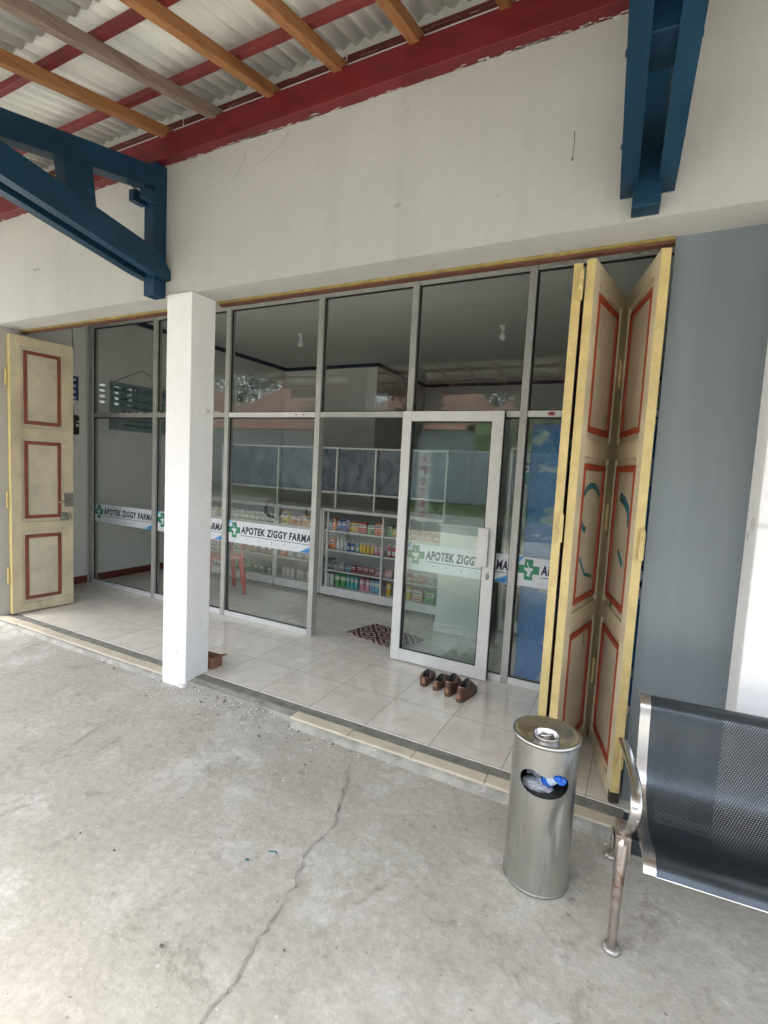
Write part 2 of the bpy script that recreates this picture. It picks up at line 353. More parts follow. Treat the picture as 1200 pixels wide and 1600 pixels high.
def stuff(o, label=None, cat=None):
    o['kind'] = 'stuff'
    if label: o['label'] = label
    if cat: o['category'] = cat
    return o
def text_mesh(name, txt, w, h, mat, parent, X, depth=.0008, shear=0, bold=.0, label=None, xc=False):
    cu = bpy.data.curves.new(name, 'FONT'); cu.body = txt; cu.size = 1; cu.shear = shear; cu.offset = bold; cu.resolution_u = 3; cu.space_character = 1.14
    tmp = bpy.data.objects.new(name + '_tmp', cu); COL.objects.link(tmp)
    dg = bpy.context.evaluated_depsgraph_get(); ev = tmp.evaluated_get(dg); me = bpy.data.meshes.new_from_object(ev)
    bpy.data.objects.remove(tmp); bpy.data.curves.remove(cu)
    xs = [v.co.x for v in me.vertices]; ys = [v.co.y for v in me.vertices]
    x0, x1, y0, y1 = min(xs), max(xs), min(ys), max(ys)
    for v in me.vertices:
        v.co.x = (v.co.x - x0) / (x1 - x0) * w; v.co.y = (v.co.y - y0) / (y1 - y0) * h
    bm = bmesh.new(); bm.from_mesh(me)
    r = bmesh.ops.extrude_face_region(bm, geom=bm.faces[:])
    for v in [g for g in r['geom'] if isinstance(g, bmesh.types.BMVert)]: v.co.z += depth
    bmesh.ops.recalc_face_normals(bm, faces=bm.faces); bm.to_mesh(me); bm.free()
    me.materials.clear(); me.materials.append(mat)
    ob = bpy.data.objects.new(name, me); COL.objects.link(ob); ob.parent = parent; ob.matrix_local = X
    if label: ob['label'] = label
    return ob
def wall_X(x, y, z):     # local xy plane stood upright, text readable from -Y
    return Matrix.Translation((x, y, z)) @ Matrix.Rotation(math.radians(90), 4, 'X')

FZ = .065      # tiled floor height
WY = 2.39      # facade plane
GY = 3.64      # glazing plane
# ================================================================= SETTING
# ground: one big sheet (street side concrete yard to the horizon)
g = MB()
N = 1
g.add([(-150, -150, -.004), (150, -150, -.004), (150, 150, -.004), (-150, 150, -.004)], [(0, 1, 2, 3)], 0)
# finer yard patch near the shop with shallow undulation
random.seed(3)
nx, ny = 90, 60; x0, x1, y0, y1 = -9.0, 3.5, -4.0, 2.395
vs = []
for j in range(ny + 1):
    for i in range(nx + 1):
        x = x0 + (x1 - x0) * i / nx; y = y0 + (y1 - y0) * j / ny
        e = min(1, min(i, nx - i, j) / 4)
        z = .004 * math.sin(x * 1.7 + y * .9) * math.sin(y * 2.1 - x * .5) * e
        if j > ny - 6 and -2.75 < x < -1.8:     # broken ramp of mortar where the edge tile is missing
            z += .052 * ((j - (ny - 6)) / 6) ** 1.3 * min(1, (x + 2.75) / .15, (-1.8 - x) / .2)
        vs.append((x, y, z))
g.add(vs, [[j * (nx + 1) + i, j * (nx + 1) + i + 1, (j + 1) * (nx + 1) + i + 1, (j + 1) * (nx + 1) + i] for j in range(ny) for i in range(nx)], 0, True)
def crack(pts, w, mi=1):
    random.seed(len(pts) * 7 + int(abs(pts[0][0]) * 100)); P = []
    for a, b in zip(pts[:-1], pts[1:]):
        L = math.hypot(b[0] - a[0], b[1] - a[1]); k = max(2, int(L / .018))
        for i in range(k):
            t = i / k; P.append((a[0] + (b[0] - a[0]) * t, a[1] + (b[1] - a[1]) * t))
    P.append(pts[-1]); K = len(P); o = [0, 0]; vs = []
    for i, (x, y) in enumerate(P):
        o[0] = o[0] * .9 + random.gauss(0, .007); o[1] = o[1] * .9 + random.gauss(0, .006)
        ww = w * random.uniform(.25, 1.3) * min(1, (i + .3) / 6, (K - 1 - i + .3) / 6)
        d = Vector((P[min(i + 1, K - 1)][0] - P[max(i - 1, 0)][0], P[min(i + 1, K - 1)][1] - P[max(i - 1, 0)][1])).normalized()
        nrm = (-d.y, d.x); zz = .0062
        x += o[0]; y += o[1]
        vs += [(x + nrm[0] * ww, y + nrm[1] * ww, zz), (x - nrm[0] * ww, y - nrm[1] * ww, zz)]
    g.add(vs, [[2 * i, 2 * i + 1, 2 * i + 3, 2 * i + 2] for i in range(K - 1)], mi)
MAINC = [(-1.27, 2.25), (-1.205, 2.078), (-1.122, 1.783), (-1.078, 1.556), (-1.046, 1.433), (-1.037, 1.214), (-.998, 1.044), (-.997, .934), (-.97, .8), (-.9, .5)]
CR = [(MAINC, .0042), ([(-2.62, 1.37), (-2.63, 1.51), (-2.72, 1.81), (-2.72, 2.02)], .003), ([(-1.9, 2.17), (-1.78, 1.94), (-1.69, 1.77)], .0025), ([(-2.62, 1.37), (-2.75, 1.1)], .002)]
for pts, w in CR: crack(pts, w)
random.seed(5)
for cx, cy in ((-1.224, 1.535), (-1.215, 1.545), (-1.235, 1.53), (-1.205, 1.538), (-1.285, 1.451), (-1.280, 1.455)):
    k = 9; g.add([(cx + random.uniform(.003, .011) * math.cos(6.283 * i / k), cy + random.uniform(.002, .007) * math.sin(6.283 * i / k), .0065) for i in range(k)], [list(range(k))], 2)
ground = struct(g.build('ground', ['concrete', 'crack', 'teal']))
# loose debris and mortar crumbs along the step
d = MB(); random.seed(11)
for i in range(700):
    if random.random() < .62:
        x = random.gauss(-2.35, .42); y = 2.36 - abs(random.gauss(0, .17))
    elif random.random() < .6: x = random.uniform(-5.2, .4); y = 2.375 - abs(random.gauss(0, .05))
    elif random.random() < .5: x = random.gauss(-2.8, .12); y = 2.36 - abs(random.gauss(0, .05))
    else: x = random.uniform(-4, .9); y = random.uniform(.5, 2.3)
    if -2.95 < x < -2.69 and y > 2.35: continue
    s_ = random.choice((.0015, .002, .003, .004, .007)) * random.uniform(.6, 1.3); t = random.uniform(0, 6.3); z = .004 if not (-2.75 < x < -1.8 and y > 1.95) else .006 + .05 * max(0, (y - 1.98) / .4)
    k = random.randint(4, 6); ring = [(x + s_ * random.uniform(.6, 1.3) * math.cos(t + 6.283 * q_ / k), y + s_ * random.uniform(.6, 1.2) * math.sin(t + 6.283 * q_ / k), z) for q_ in range(k)]
    ring2 = [(a_ * .6 + x * .4, b_ * .6 + y * .4, z + s_ * .7) for a_, b_, _ in ring]
    d.add(ring + ring2, [[q_, (q_ + 1) % k, (q_ + 1) % k + k, q_ + k] for q_ in range(k)] + [[q_ + k for q_ in range(k)]], 0 if random.random() < .7 else 1)
stuff(d.build('debris', [paint('plaster_crumbs', (.62, .61, .57), .9, .1), paint('dark_grit', (.16, .13, .10), .9, .2)]), 'white mortar crumbs and grit scattered along the step', 'debris')
# small dab of teal paint on the yard
# tiled porch + shop floor
f = MB(); f.box((-6.1, 2.53, -.02), (3.0, 9.6, FZ)); struct(f.build('floor', 'tile'))
# step edge: groove, cream edge tiles, mortar foot
kb = MB()
kb.box((-6.1, 2.452, -.02), (.05, 2.53, FZ - .006), 0)
for a, b in ((-6.1, -2.93), (-2.70, -1.79)): pass
kb.box((-6.1, 2.392, -.02), (-2.93, 2.452, .047), 1); kb.box((-1.80, 2.392, -.02), (.05, 2.452, .047), 1)
kb.box((-2.70, 2.392, -.02), (-1.80, 2.452, .052), 1)
kb.prism([(2.352, -.02), (2.392, -.02), (2.392, .03), (2.38, .024), (2.362, .008)], 'x', -6.1, -2.935, 1)
kb.prism([(2.352, -.02), (2.392, -.02), (2.392, .03), (2.38, .024), (2.362, .008)], 'x', -1.78, .06, 1)
struct(kb.build('step_kerb', ['groove', 'mortar']))
random.seed(4)
x = -6.05
et = thing('edge_tiles', 'cream glazed tiles edging the front step of the porch', 'step tiles', (0, 2.42, 0))
while x < .04:
    w = .405
    if x + w > .04: w = .04 - x
    if not (-3.0 < x + w / 2 < -1.80) or x + w < -2.96:
        xb = min(x + w, -2.937) if x < -2.95 else x + w
        mb = MB(); j = random.uniform(-.003, .003)
        mb.box((x + .002, 2.378 + j - 2.42, .044), (xb - .002, 2.458 + j - 2.42, .058 + random.uniform(-.002, .002)), 0, None, .002)
        mb.build('tile', 'creamtile', et)
    x += w if x > -1.82 or x < -3 else w
    if -3.0 < x < -1.80: x = -1.795
# ================================================================= BUILDING
B = thing('pharmacy_building', 'white plastered pharmacy shop with wide opening and glazed front', 'shop building', (0, WY, 0))
def bb(name, mat, a, b, bev=0, label=None):      # world coordinates
    a = (a[0], a[1] - WY, a[2]); b = (b[0], b[1] - WY, b[2]); return bx(name, mat, B, a, b, bev, label)
bb('lintel_wall', 'plaster', (-6.4, WY, 2.68), (3.0, 2.60, 4.3), 0, 'white plastered wall band above the opening')
bb('pillar', 'pillar', (-2.935, 2.372, -.03), (-2.70, 2.578, 2.683), .006, 'white square pillar in the middle of the opening')
bb('pillar', 'pillar', (.405, 2.372, -.03), (.66, 2.60, 2.683), .006, 'white square pillar right of the grey wall panel')
bb('wall_panel', 'greywall', (.036, 2.60, -.02), (3.0, 2.70, 2.80), 0, 'grey blue glossy wall panel right of the folding door')
bb('wall_panel', 'pillar', (.66, 2.50, -.02), (3.0, 2.598, 2.68), 0, 'white wall at the far right')
bb('plinth', 'plinth', (.055, 2.373, -.02), (.403, 2.598, .05), 0, 'dark blue base under the grey panel')
bb('wall_panel', 'plaster', (-6.4, 2.395, -.02), (-5.17, 2.598, 2.678), 0, 'white wall left of the opening')
def mark(name, pts, w, mat='crack_ink'):
    mb = MB(); mb.tube([(x, -.0004, z) for x, z in pts], w, 5, 0, None, None); mb.v = [(a_, max(-.0009, min(.0, b_)), c_) for a_, b_, c_ in mb.v]; return mb.build(name, M[mat], B)
M['crack_ink'] = plain('hairline_crack_dirt', (.16, .155, .13), .9); M['faint_ink'] = plain('faint_wall_stain', (.33, .325, .29), .9)
mark('drip_stain', [(-.395, 3.10), (-.393, 3.04), (-.396, 2.985)], .0016); mark('drip_stain', [(-.396, 2.99), (-.396, 2.978)], .004)
mark('hairline_crack', [(-2.28, 3.47), (-2.30, 3.40), (-2.36, 3.33), (-2.39, 3.30)], .0012, 'faint_ink'); mark('hairline_crack', [(-1.95, 3.50), (-2.02, 3.43), (-2.14, 3.37), (-2.20, 3.36)], .0014, 'faint_ink')
mark('hairline_crack', [(-2.93, 3.49), (-2.935, 3.38), (-2.90, 3.22)], .0012, 'faint_ink'); mark('scuff', [(-4.55, 3.065), (-4.52, 3.05), (-4.48, 3.062), (-4.46, 3.045)], .006, 'faint_ink'); 
# side wall on the left with a vent opening
LX = -5.80
vy0, vy1, vz0, vz1 = 2.98, 3.52, 2.19, 2.46
lw = MB(); T_ = -5.95
def lb(y0, y1, z0, z1): lw.box((T_, y0 - WY, z0), (LX, y1 - WY, z1))
lb(2.60, 9.5, FZ, vz0); lb(2.60, 9.5, vz1, 3.6); lb(2.60, vy0, vz0, vz1); lb(vy1, 9.5, vz0, vz1)
lw.build('side_wall', 'inwall', B)
vb = MB()
vb.box((-5.93, vy0 - WY, vz0), (-5.82, vy0 + .02 - WY, vz1)); vb.box((-5.93, vy1 - .02 - WY, vz0), (-5.82, vy1 - WY, vz1))
for k in range(1, 3):
    yy = vy0 + (vy1 - vy0) * k / 3; vb.box((-5.93, yy - .028 - WY, vz0), (-5.82, yy + .028 - WY, vz1))
for k in range(5):
    zz = vz0 + (vz1 - vz0) * k / 4; vb.box((-5.925, vy0 + .01 - WY, zz - .014), (-5.825, vy1 - .01 - WY, zz + .014))
vb.build('vent_block', paint('dark_blue_vent_paint', (.03, .05, .11), .5, .2), B, 'dark louvred vent block in the left side wall')
sk = MB(); sk.box((LX, 2.62 - WY, FZ), (LX + .012, GY - .03 - WY, FZ + .085)); sk.box((LX, GY + .03 - WY, FZ), (LX + .012, 7.15 - WY, FZ + .085)); sk.build('skirting', 'skirt', B)
# porch ceiling, wall above glazing, interior shell
bb('porch_ceiling', 'ceil', (-5.80, 2.60, 3.20), (3.0, 3.66, 3.26))
bb('window_header', 'inwall', (-5.80, GY - .02, 3.115), (3.0, GY + .05, 3.20))
bb('ceiling', 'ceil', (-5.80, GY + .05, 3.28), (3.0, 9.5, 3.34))
bb('roof_slab', 'inwall', (-6.2, 2.62, 3.61), (3.1, 9.8, 3.74))
bb('back_wall', 'inwall', (-5.80, 7.20, FZ), (-3.95, 7.30, 3.28))
bb('back_wall', 'inwall', (-4.05, 7.30, FZ), (-3.95, 9.20, 3.28))
bb('back_wall', 'inwall', (-3.95, 9.20, FZ), (3.0, 9.30, 3.28))
bb('partition_wall', 'inwall', (2.0, GY + .06, FZ), (2.1, 9.20, 3.28))
bb('end_wall', 'inwall', (2.9, 2.70, FZ), (3.0, GY + .06, 3.2))
bb('partition_wall', 'inwall', (2.1, GY - .03, FZ), (2.9, GY + .06, 3.115))
cn = MB(); h = .055
for a, b in (((LX, GY + .05), (LX + .03, 7.2)), ((LX + .03, 7.17), (-3.95, 7.2)), ((-3.95, 7.17), (-3.92, 9.2)), ((-3.92, 9.17), (2.0, 9.2))):
    cn.box((a[0], a[1] - WY, 3.28 - h), (b[0], b[1] - WY, 3.279))
cn.build('cornice', paint('navy_cornice_paint', (.01, .035, .085), .5, .1), B, 'thin navy blue trim along the ceiling edge')
# door frame head of the folding doors
fr = MB(); fr.box((-5.16, 2.585 - WY, 2.666), (-2.94, 2.65 - WY, 2.679), 0); fr.box((-2.695, 2.585 - WY, 2.666), (.034, 2.65 - WY, 2.679), 0)
fr.box((-5.16, 2.60 - WY, 2.655), (-2.94, 2.64 - WY, 2.666), 1); fr.box((-2.695, 2.60 - WY, 2.655), (.034, 2.64 - WY, 2.666), 1)
fr.build('door_frame_head', [paint('old_yellow_frame_paint', (.30, .23, .07), .5, .3, 12, (.14, .10, .05)), paint('brown_frame_timber', (.13, .05, .03), .6, .3)], B)

# ================================================================= CANOPY
SL = .22
def rz_(y, z0): return z0 + SL * (y - WY)
YE = -.70
C_ = thing('porch_canopy', 'corrugated grey sheet canopy on red and orange timbers over the yard', 'canopy', (0, WY, 3.5))
def cprism(name, mat, x0, x1, ya, yb, zlo, hgt, label=None):
    mb = MB(); za, zb = rz_(ya, zlo), rz_(yb, zlo)
    mb.prism([(ya - WY, za - 3.5), (yb - WY, zb - 3.5), (yb - WY, zb + hgt - 3.5), (ya - WY, za + hgt - 3.5)], 'x', x0, x1)
    return mb.build(name, mat, C_, label, bev=.003)
bm_ = MB(); bm_.box((-6.4, -.075, .012), (3.0, -.001, .160)); beam = bm_.build('wall_beam', 'redbeam', C_, 'dark red beam along the top of the wall', bev=.004)
random.seed(12); fl = MB()
for i in range(260):
    x = random.choice((random.uniform(-5, 0), random.gauss(-2.7, .3), random.gauss(-.5, .25), random.gauss(-2.1, .2))); w = random.uniform(.004, .035); h = random.uniform(.002, .009); z = .0125 + abs(random.gauss(0, .004)); k = 6
    y_ = -.002 - abs(random.gauss(0, .008)); fl.add([(x + w * math.cos(6.283 * q_ / k) * random.uniform(.6, 1), y_ + h * .9 * math.sin(6.283 * q_ / k) * random.uniform(.5, 1), .0112) for q_ in range(k)], [list(range(k))])
stuff(fl.build('plaster_flecks', plain('plaster_fleck', (.52, .49, .45), .8), beam))
sky_board = MB(); sky_board.box((-6.4, YE - .17 - WY, rz_(YE - .17, 3.795) - 3.5 - .17), (3.0, YE - .15 - WY, rz_(YE - .17, 3.795) - 3.5 + .03)); sky_board.build('sky_blocking_board', 'redpurlin', C_)  # board added at the unseen eave to block sky reflected in the panes
b2 = MB(); random.seed(2); x = -6.4
while x < 3.0:
    w = random.uniform(.7, 1.5); b2.box((x, -.0025, .163), (min(x + w, 3.0) - .012, .045, .272 + random.uniform(-.006, .004))); x += w
b2.build('wall_plate', paint('peeling_dark_red_timber', (.10, .018, .016), .7, .3, 8, (.42, .33, .28), stretch=(.6, 3, 6), gthr=(.58, .66)), C_, 'peeling dark red timber on top of the beam')
bx('filler_strip', 'whitepl', C_, (-6.4, -.022, .1605), (3.0, -.012, .212))
for k in (-7, -6, -5, -3, -2, -1, 0, 1, 2, 3, 4, 5, 6, 7, 8):
    xx = -1.62 + .44 * k + random.uniform(-.01, .01); wt = 'rafter_grey' if k == -2 else 'rafter'
    cprism('rafter', wt, xx, xx + .052, YE, 2.385, 3.66, .062, 'weathered grey rafter' if k == -2 else None)
for k, yy in enumerate((2.02, 1.57, 1.12, .67, .22, -.22, -.64)):
    mb = MB(); mb.prism([(yy - WY, rz_(yy, 3.724) - 3.5), (yy + .045 - WY, rz_(yy + .045, 3.724) - 3.5), (yy + .045 - WY, rz_(yy + .045, 3.764) - 3.5), (yy - WY, rz_(yy, 3.764) - 3.5)], 'x', -6.4, 3.0)
    mb.build('purlin', 'redpurlin', C_, bev=.002)
random.seed(9); PW = .088; x = -6.5; si = 0
while x < 3.0:
    wv = 10; W_ = PW * wv
    for (ya, yb) in ((1.35, 2.5), (YE - .15, 1.5)):
        mb = MB(); sg = 8; cols = wv * sg + sg; lift = .014 if yb > 2 else 0
        dz = random.uniform(0, .006) + (si % 2) * .007 + lift
        for t_ in (0, .006):
            pass
        vs = []
        for i in range(cols + 1):
            xx = x + PW * i / sg; z = .014 * math.cos(2 * math.pi * i / sg)
            for yy in (ya, yb): vs.append((xx, yy - WY, rz_(yy, 3.795) - 3.5 + z + dz))
        nA = len(vs); vs += [(a_, b_, c_ + .006) for a_, b_, c_ in vs]
        fs = []
        for i in range(cols):
            a0 = 2 * i; fs.append([a0, a0 + 2, a0 + 3, a0 + 1]); fs.append([nA + a0, nA + a0 + 1, nA + a0 + 3, nA + a0 + 2])
            fs.append([a0, nA + a0, nA + a0 + 2, a0 + 2]); fs.append([a0 + 1, a0 + 3, nA + a0 + 3, nA + a0 + 1])
        fs.append([0, 1, nA + 1, nA]); e_ = 2 * cols; fs.append([e_, nA + e_, nA + e_ + 1, e_ + 1])
        mb.add(vs, fs, 0, True); mb.build('corrugated_sheet', 'sheet', C_)
    x += W_; si += 1

def bracket(xc, label, slope, yaw, zpost=2.665, full=True):
    t = thing('timber_bracket', label, 'roof bracket', (xc, WY, 2.7), yaw, 'blue timber brackets under the canopy')
    def pr(name, x0, x1, pts, bev=.004):
        mb = MB(); mb.prism([(y - WY, z - 2.7) for y, z in pts], 'x', x0, x1); return mb.build(name, 'blue', t, bev=bev)
    # post on the wall
    pr('post', -.052, .052, [(2.295, zpost), (2.387, zpost), (2.387, 3.50), (2.295, 3.50)])
    # top beam plank under the rafters
    pr('top_beam', -.05, .05, [(.36, 3.335 - SL * 1.932), (2.292, 3.335), (2.292, 3.47), (.36, 3.47 - SL * 1.932)])
    for s_ in (-1, 1):
        a, b = (.054, .100) if s_ > 0 else (-.100, -.054)
        # outer top plank
        # diagonal plank
        z0, z1 = 2.785, 2.945; yo = .35 if slope > .22 else .9
        mb = MB(); ia, ib = (.036, b) if s_ > 0 else (a, -.036)
        ye = 2.293
        mb.prism([(y - WY, z - 2.7) for y, z in [(ye, z0 - .006), (ye, z1 - .02), (2.235, z1), (yo, z1 + slope * (2.235 - yo)), (yo, z0 + slope * (2.235 - yo)), (2.235, z0)]], 'x', ia, ib)
        mb.prism([(y - WY, z - 2.7) for y, z in [(ye + .0005, z0 - .006), (2.386, z0 - .012), (2.386, z0 + .05), (ye + .0005, z1 - .022)]], 'x', a, b)
        mb.build('diagonal_plank', 'blue', t)
    for (by, bz) in ((2.19, 2.87), (1.84, 2.95), (2.20, 3.40)):
        for s_ in (-1, 1):
            mb = MB(); mb.rev([(.011, 0), (.011, .007), (.008, .009)], (0, 0, 0), 6, 0, False, Matrix.Translation(((.098 if bz < 3.2 else .050) * s_, by - WY, bz - 2.7)) @ Matrix.Rotation(s_ * math.radians(90), 4, 'Y')); mb.build('bolt', 'blue', t)
    pr('strut', -.048, .048, [(1.76, 2.93), (1.92, 2.93), (1.885, 3.262), (1.72, 3.225)])
    mb = MB(); mb.box((-.075, 2.20 - WY, .53), (-.03, 2.292 - WY, .60)); mb.box((.03, 2.20 - WY, .53), (.075, 2.292 - WY, .60)); mb.tube([(0, 2.22 - WY, .585), (-.02, 2.13 - WY, .61)], .005, 6)
    mb.build('peg', 'blue', t, bev=.002)
    return t
bracket(-3.02, 'blue timber bracket above the white pillar, seen side on', .18, 0)
bracket(-.09, 'blue timber bracket above the folding door, seen from below', .25, math.radians(3.0), 2.69)

# ================================================================= GLAZED FRONT
G = thing('glass_shopfront', 'aluminium framed glass shopfront with white pharmacy sticker bands', 'shopfront', (0, GY, FZ))
def gbx(name, mats, x0, x1, z0, z1, y0=-.035, y1=.035, bev=.002, label=None):
    return bx(name, mats, G, (x0, y0, z0 - FZ), (x1, y1, z1 - FZ), bev, label)
MX = [-5.72, -4.635, -3.61, -2.55, -1.675, -.79, .14, 1.15, 2.03]
ZT, ZM = 3.015, 2.035
for i, mx in enumerate(MX):
    w = .026 if i else .03
    gbx('mullion', 'alu', mx - w, mx + w, FZ + .001, 3.114)
for i in range(len(MX) - 1):
    a, b = MX[i] + .0265 + (.004 if i == 0 else 0), MX[i + 1] - .0265
    gbx('head_rail', 'alu', a, b, ZT, 3.113, -.028, .03)
    gbx('transom', 'alu_white' if i in (2, 4, 5) else 'alu', a, b, ZM - .022, ZM + .022, -.03, .03)
    if i != 3: gbx('sill_rail', 'alu_white', a, b, FZ + .001, FZ + .052, -.028, .03)
    def pane(z0, z1, nm='pane'):
        gbx(nm, 'glass', a + .0, b - .0, z0, z1, -.003, .003, 0)
        gk = MB()
        for (p0, p1, q0, q1) in ((a, b, z0, z0 + .008), (a, b, z1 - .012, z1), (a, a + .012, z0 + .008, z1 - .012), (b - .008, b, z0 + .008, z1 - .012)):
            gk.box((p0, -.012, q0 - FZ), (p1, -.0035, q1 - FZ))
        gk.build('gasket', 'rubber', G)
    pane(ZM + .022, ZT)
    if i != 3: pane(FZ + .052, ZM - .022)
# silicone scraps along the rails
sc = MB(); random.seed(21)
for i, z in ((0, FZ + .055), (0, ZM + .024), (0, 3.04), (1, ZM + .024), (2, 3.035), (5, 3.035)):
    a, b = MX[i] + .05, MX[i + 1] - .05
    for k in range(34):
        xx = random.uniform(a, b); w = random.uniform(.004, .02); sc.box((xx, -.0375, z - FZ - .004), (xx + w, -.0285, z - FZ + random.uniform(0, .012)))
stuff(sc.build('sealant_scraps', plain('old_white_sealant', (.5, .5, .47), .8), G))
MS = {'white': plain('sticker_white', (.66, .70, .74), .35), 'navy': plain('sticker_navy', (.012, .018, .05), .4), 'green': plain('sticker_green', (.01, .23, .11), .4), 'sky': plain('sticker_sky_blue', (.10, .38, .68), .4), 'blue': plain('sticker_blue', (.02, .22, .55), .4)}
def sticker(x0, x1, z0=.805, z1=1.02):
    W = x1 - x0; H = z1 - z0; y = -.0045
    mb = MB(); mb.box((x0, y - .0008, z0 - FZ), (x1, y, z1 - FZ)); s = mb.build('sticker', MS['white'], G, 'white band sticker with pharmacy name')
    yy = y - .0012
    cr = MB(); cx, cz, R, t = x0 + .085, z0 + .125, .075, .030
    for (a, b, c, d) in ((-t, t, -R, R), (-R, -t - .0002, -t, t), (t + .0002, R, -t, t)):
        cr.box((cx + a, yy, cz + c - FZ), (cx + b, yy + .0005, cz + d - FZ), 0)
    y3 = yy - .0006   # bowl and serpent
    bowl = [(-.034, .012), (.034, .012), (.026, -.004), (.008, -.016), (.008, -.038), (.02, -.047), (-.02, -.047), (-.008, -.038), (-.008, -.016), (-.026, -.004)]
    cr.prism([(cx + p_[0], cz + p_[1] - FZ) for p_ in bowl], 'y', y3, y3 + .0004, 1)
    cr.tube([(cx + .012 * math.sin(t_ * 5.2) + .002, y3 + .0003, cz - .045 + t_ * .1 - FZ) for t_ in [i / 14 for i in range(15)]], [.0035] * 15, 5, 1, None, (1, .15))
    cr.build('cross_emblem', [MS['green'], MS['white']], s)
    tx = x0 + .17; tw = x1 - .008 - tx
    text_mesh('lettering', 'APOTEK ZIGGY FARMA', tw, .073, MS['navy'], s, wall_X(tx, yy + .0004, z0 + .096 - FZ), .0006, .12, .042)
    ul = MB(); ul.box((tx, yy, z0 + .076 - FZ), (x1 - .004, yy + .0005, z0 + .081 - FZ))
    for k, fx_ in enumerate((.1, .27, .46, .46, .64, .82)):
        px = tx + tw * fx_; pz = z0 + (.046 if k != 3 else .030); ul.box((px - .005, yy, pz - FZ), (px + .005, yy + .0005, pz + .007 - FZ))
    ul.build('underline', MS['navy'], s)
    for nm_, pts_, y_, m_ in (('corner_flash', [(x1 - .14, z0 + .002), (x1 - .001, z0 + .002), (x1 - .001, z0 + .070)], yy, 'sky'), ('corner_stripe', [(x1 - .105, z0 + .010), (x1 - .03, z0 + .004), (x1 - .002, z0 + .055)], yy - .0005, 'blue'), ('corner_flash', [(x0 + .001, z0 + .15), (x0 + .05, z1 - .001), (x0 + .001, z1 - .001)], yy, 'sky')):
        tr = MB(); tr.prism([(a_, b_ - FZ) for a_, b_ in pts_], 'y', y_, y_ + .0004, 0); tr.build(nm_, MS[m_], s)
for i in (0, 1, 2, 4, 5, 6): sticker(MX[i] + (.031 if i == 0 else .0275), MX[i + 1] - .0275)
# lips stickers on the transom
lp = MB()
for k, (cx, rr) in enumerate(((-.60, .026), (-.50, .034), (-2.78, .012), (-2.70, .01))):
    for s_ in (1, -1):
        lp.rev([(rr, 0), (rr * .8, .0015)], (0, 0, 0), 14, 0, False, Matrix.Translation((cx, -.0305, ZM - FZ + s_ * rr * .22)) @ Matrix.Rotation(math.radians(90), 4, 'X') @ Matrix.Diagonal((1, .26, 1, 1)))
lp.build('lips_sticker', plain('dark_red_print', (.30, .03, .04), .5), G)
# sliding door leaf, slid open in front of the fifth bay
D = thing('sliding_glass_door', 'white aluminium framed sliding glass door standing open', 'door', (-1.70, 3.565, FZ))
dw, dh = .792, 1.985
df = MB()
df.box((0, -.022, .012), (.075, .022, dh)); df.box((dw - .085, -.022, .012), (dw, .022, dh)); df.box((.0755, -.0215, .0125), (dw - .0855, .0215, .105)); df.box((.0755, -.0215, dh - .075), (dw - .0855, .0215, dh - .0005))
df.build('door_frame', 'alu_white', D, bev=.002)
dg_ = MB(); dg_.box((.0755, -.003, .1055), (dw - .0855, .003, dh - .0755)); dg_.build('pane', 'doorglass', D)
gk = MB()
for (p0, p1, q0, q1) in ((.0755, dw - .0855, .1055, .112), (.0755, dw - .0855, dh - .085, dh - .0756), (.0755, .085, .112, dh - .085), (dw - .093, dw - .0856, .112, dh - .085)): gk.box((p0, -.012, q0), (p1, -.0035, q1))
gk.box((dw + .0005, -.012, .02), (dw + .004, .012, dh - .01)); gk.build('gasket', 'rubber', D)
hd = MB(); hd.box((dw - .125, -.050, .86), (dw - .045, -.024, 1.145), 0, None, .006); hd.build('handle', 'alu_white', D)
lk = MB(); lk.rev([(.018, 0), (.018, .006), (.012, .008)], (0, 0, 0), 16, 0, True, Matrix.Translation((dw - .043, -.0225, .79)) @ Matrix.Rotation(math.radians(90), 4, 'X') @ Matrix.Diagonal((.7, 1.3, 1, 1))); lk.build('lock', 'steel', D)

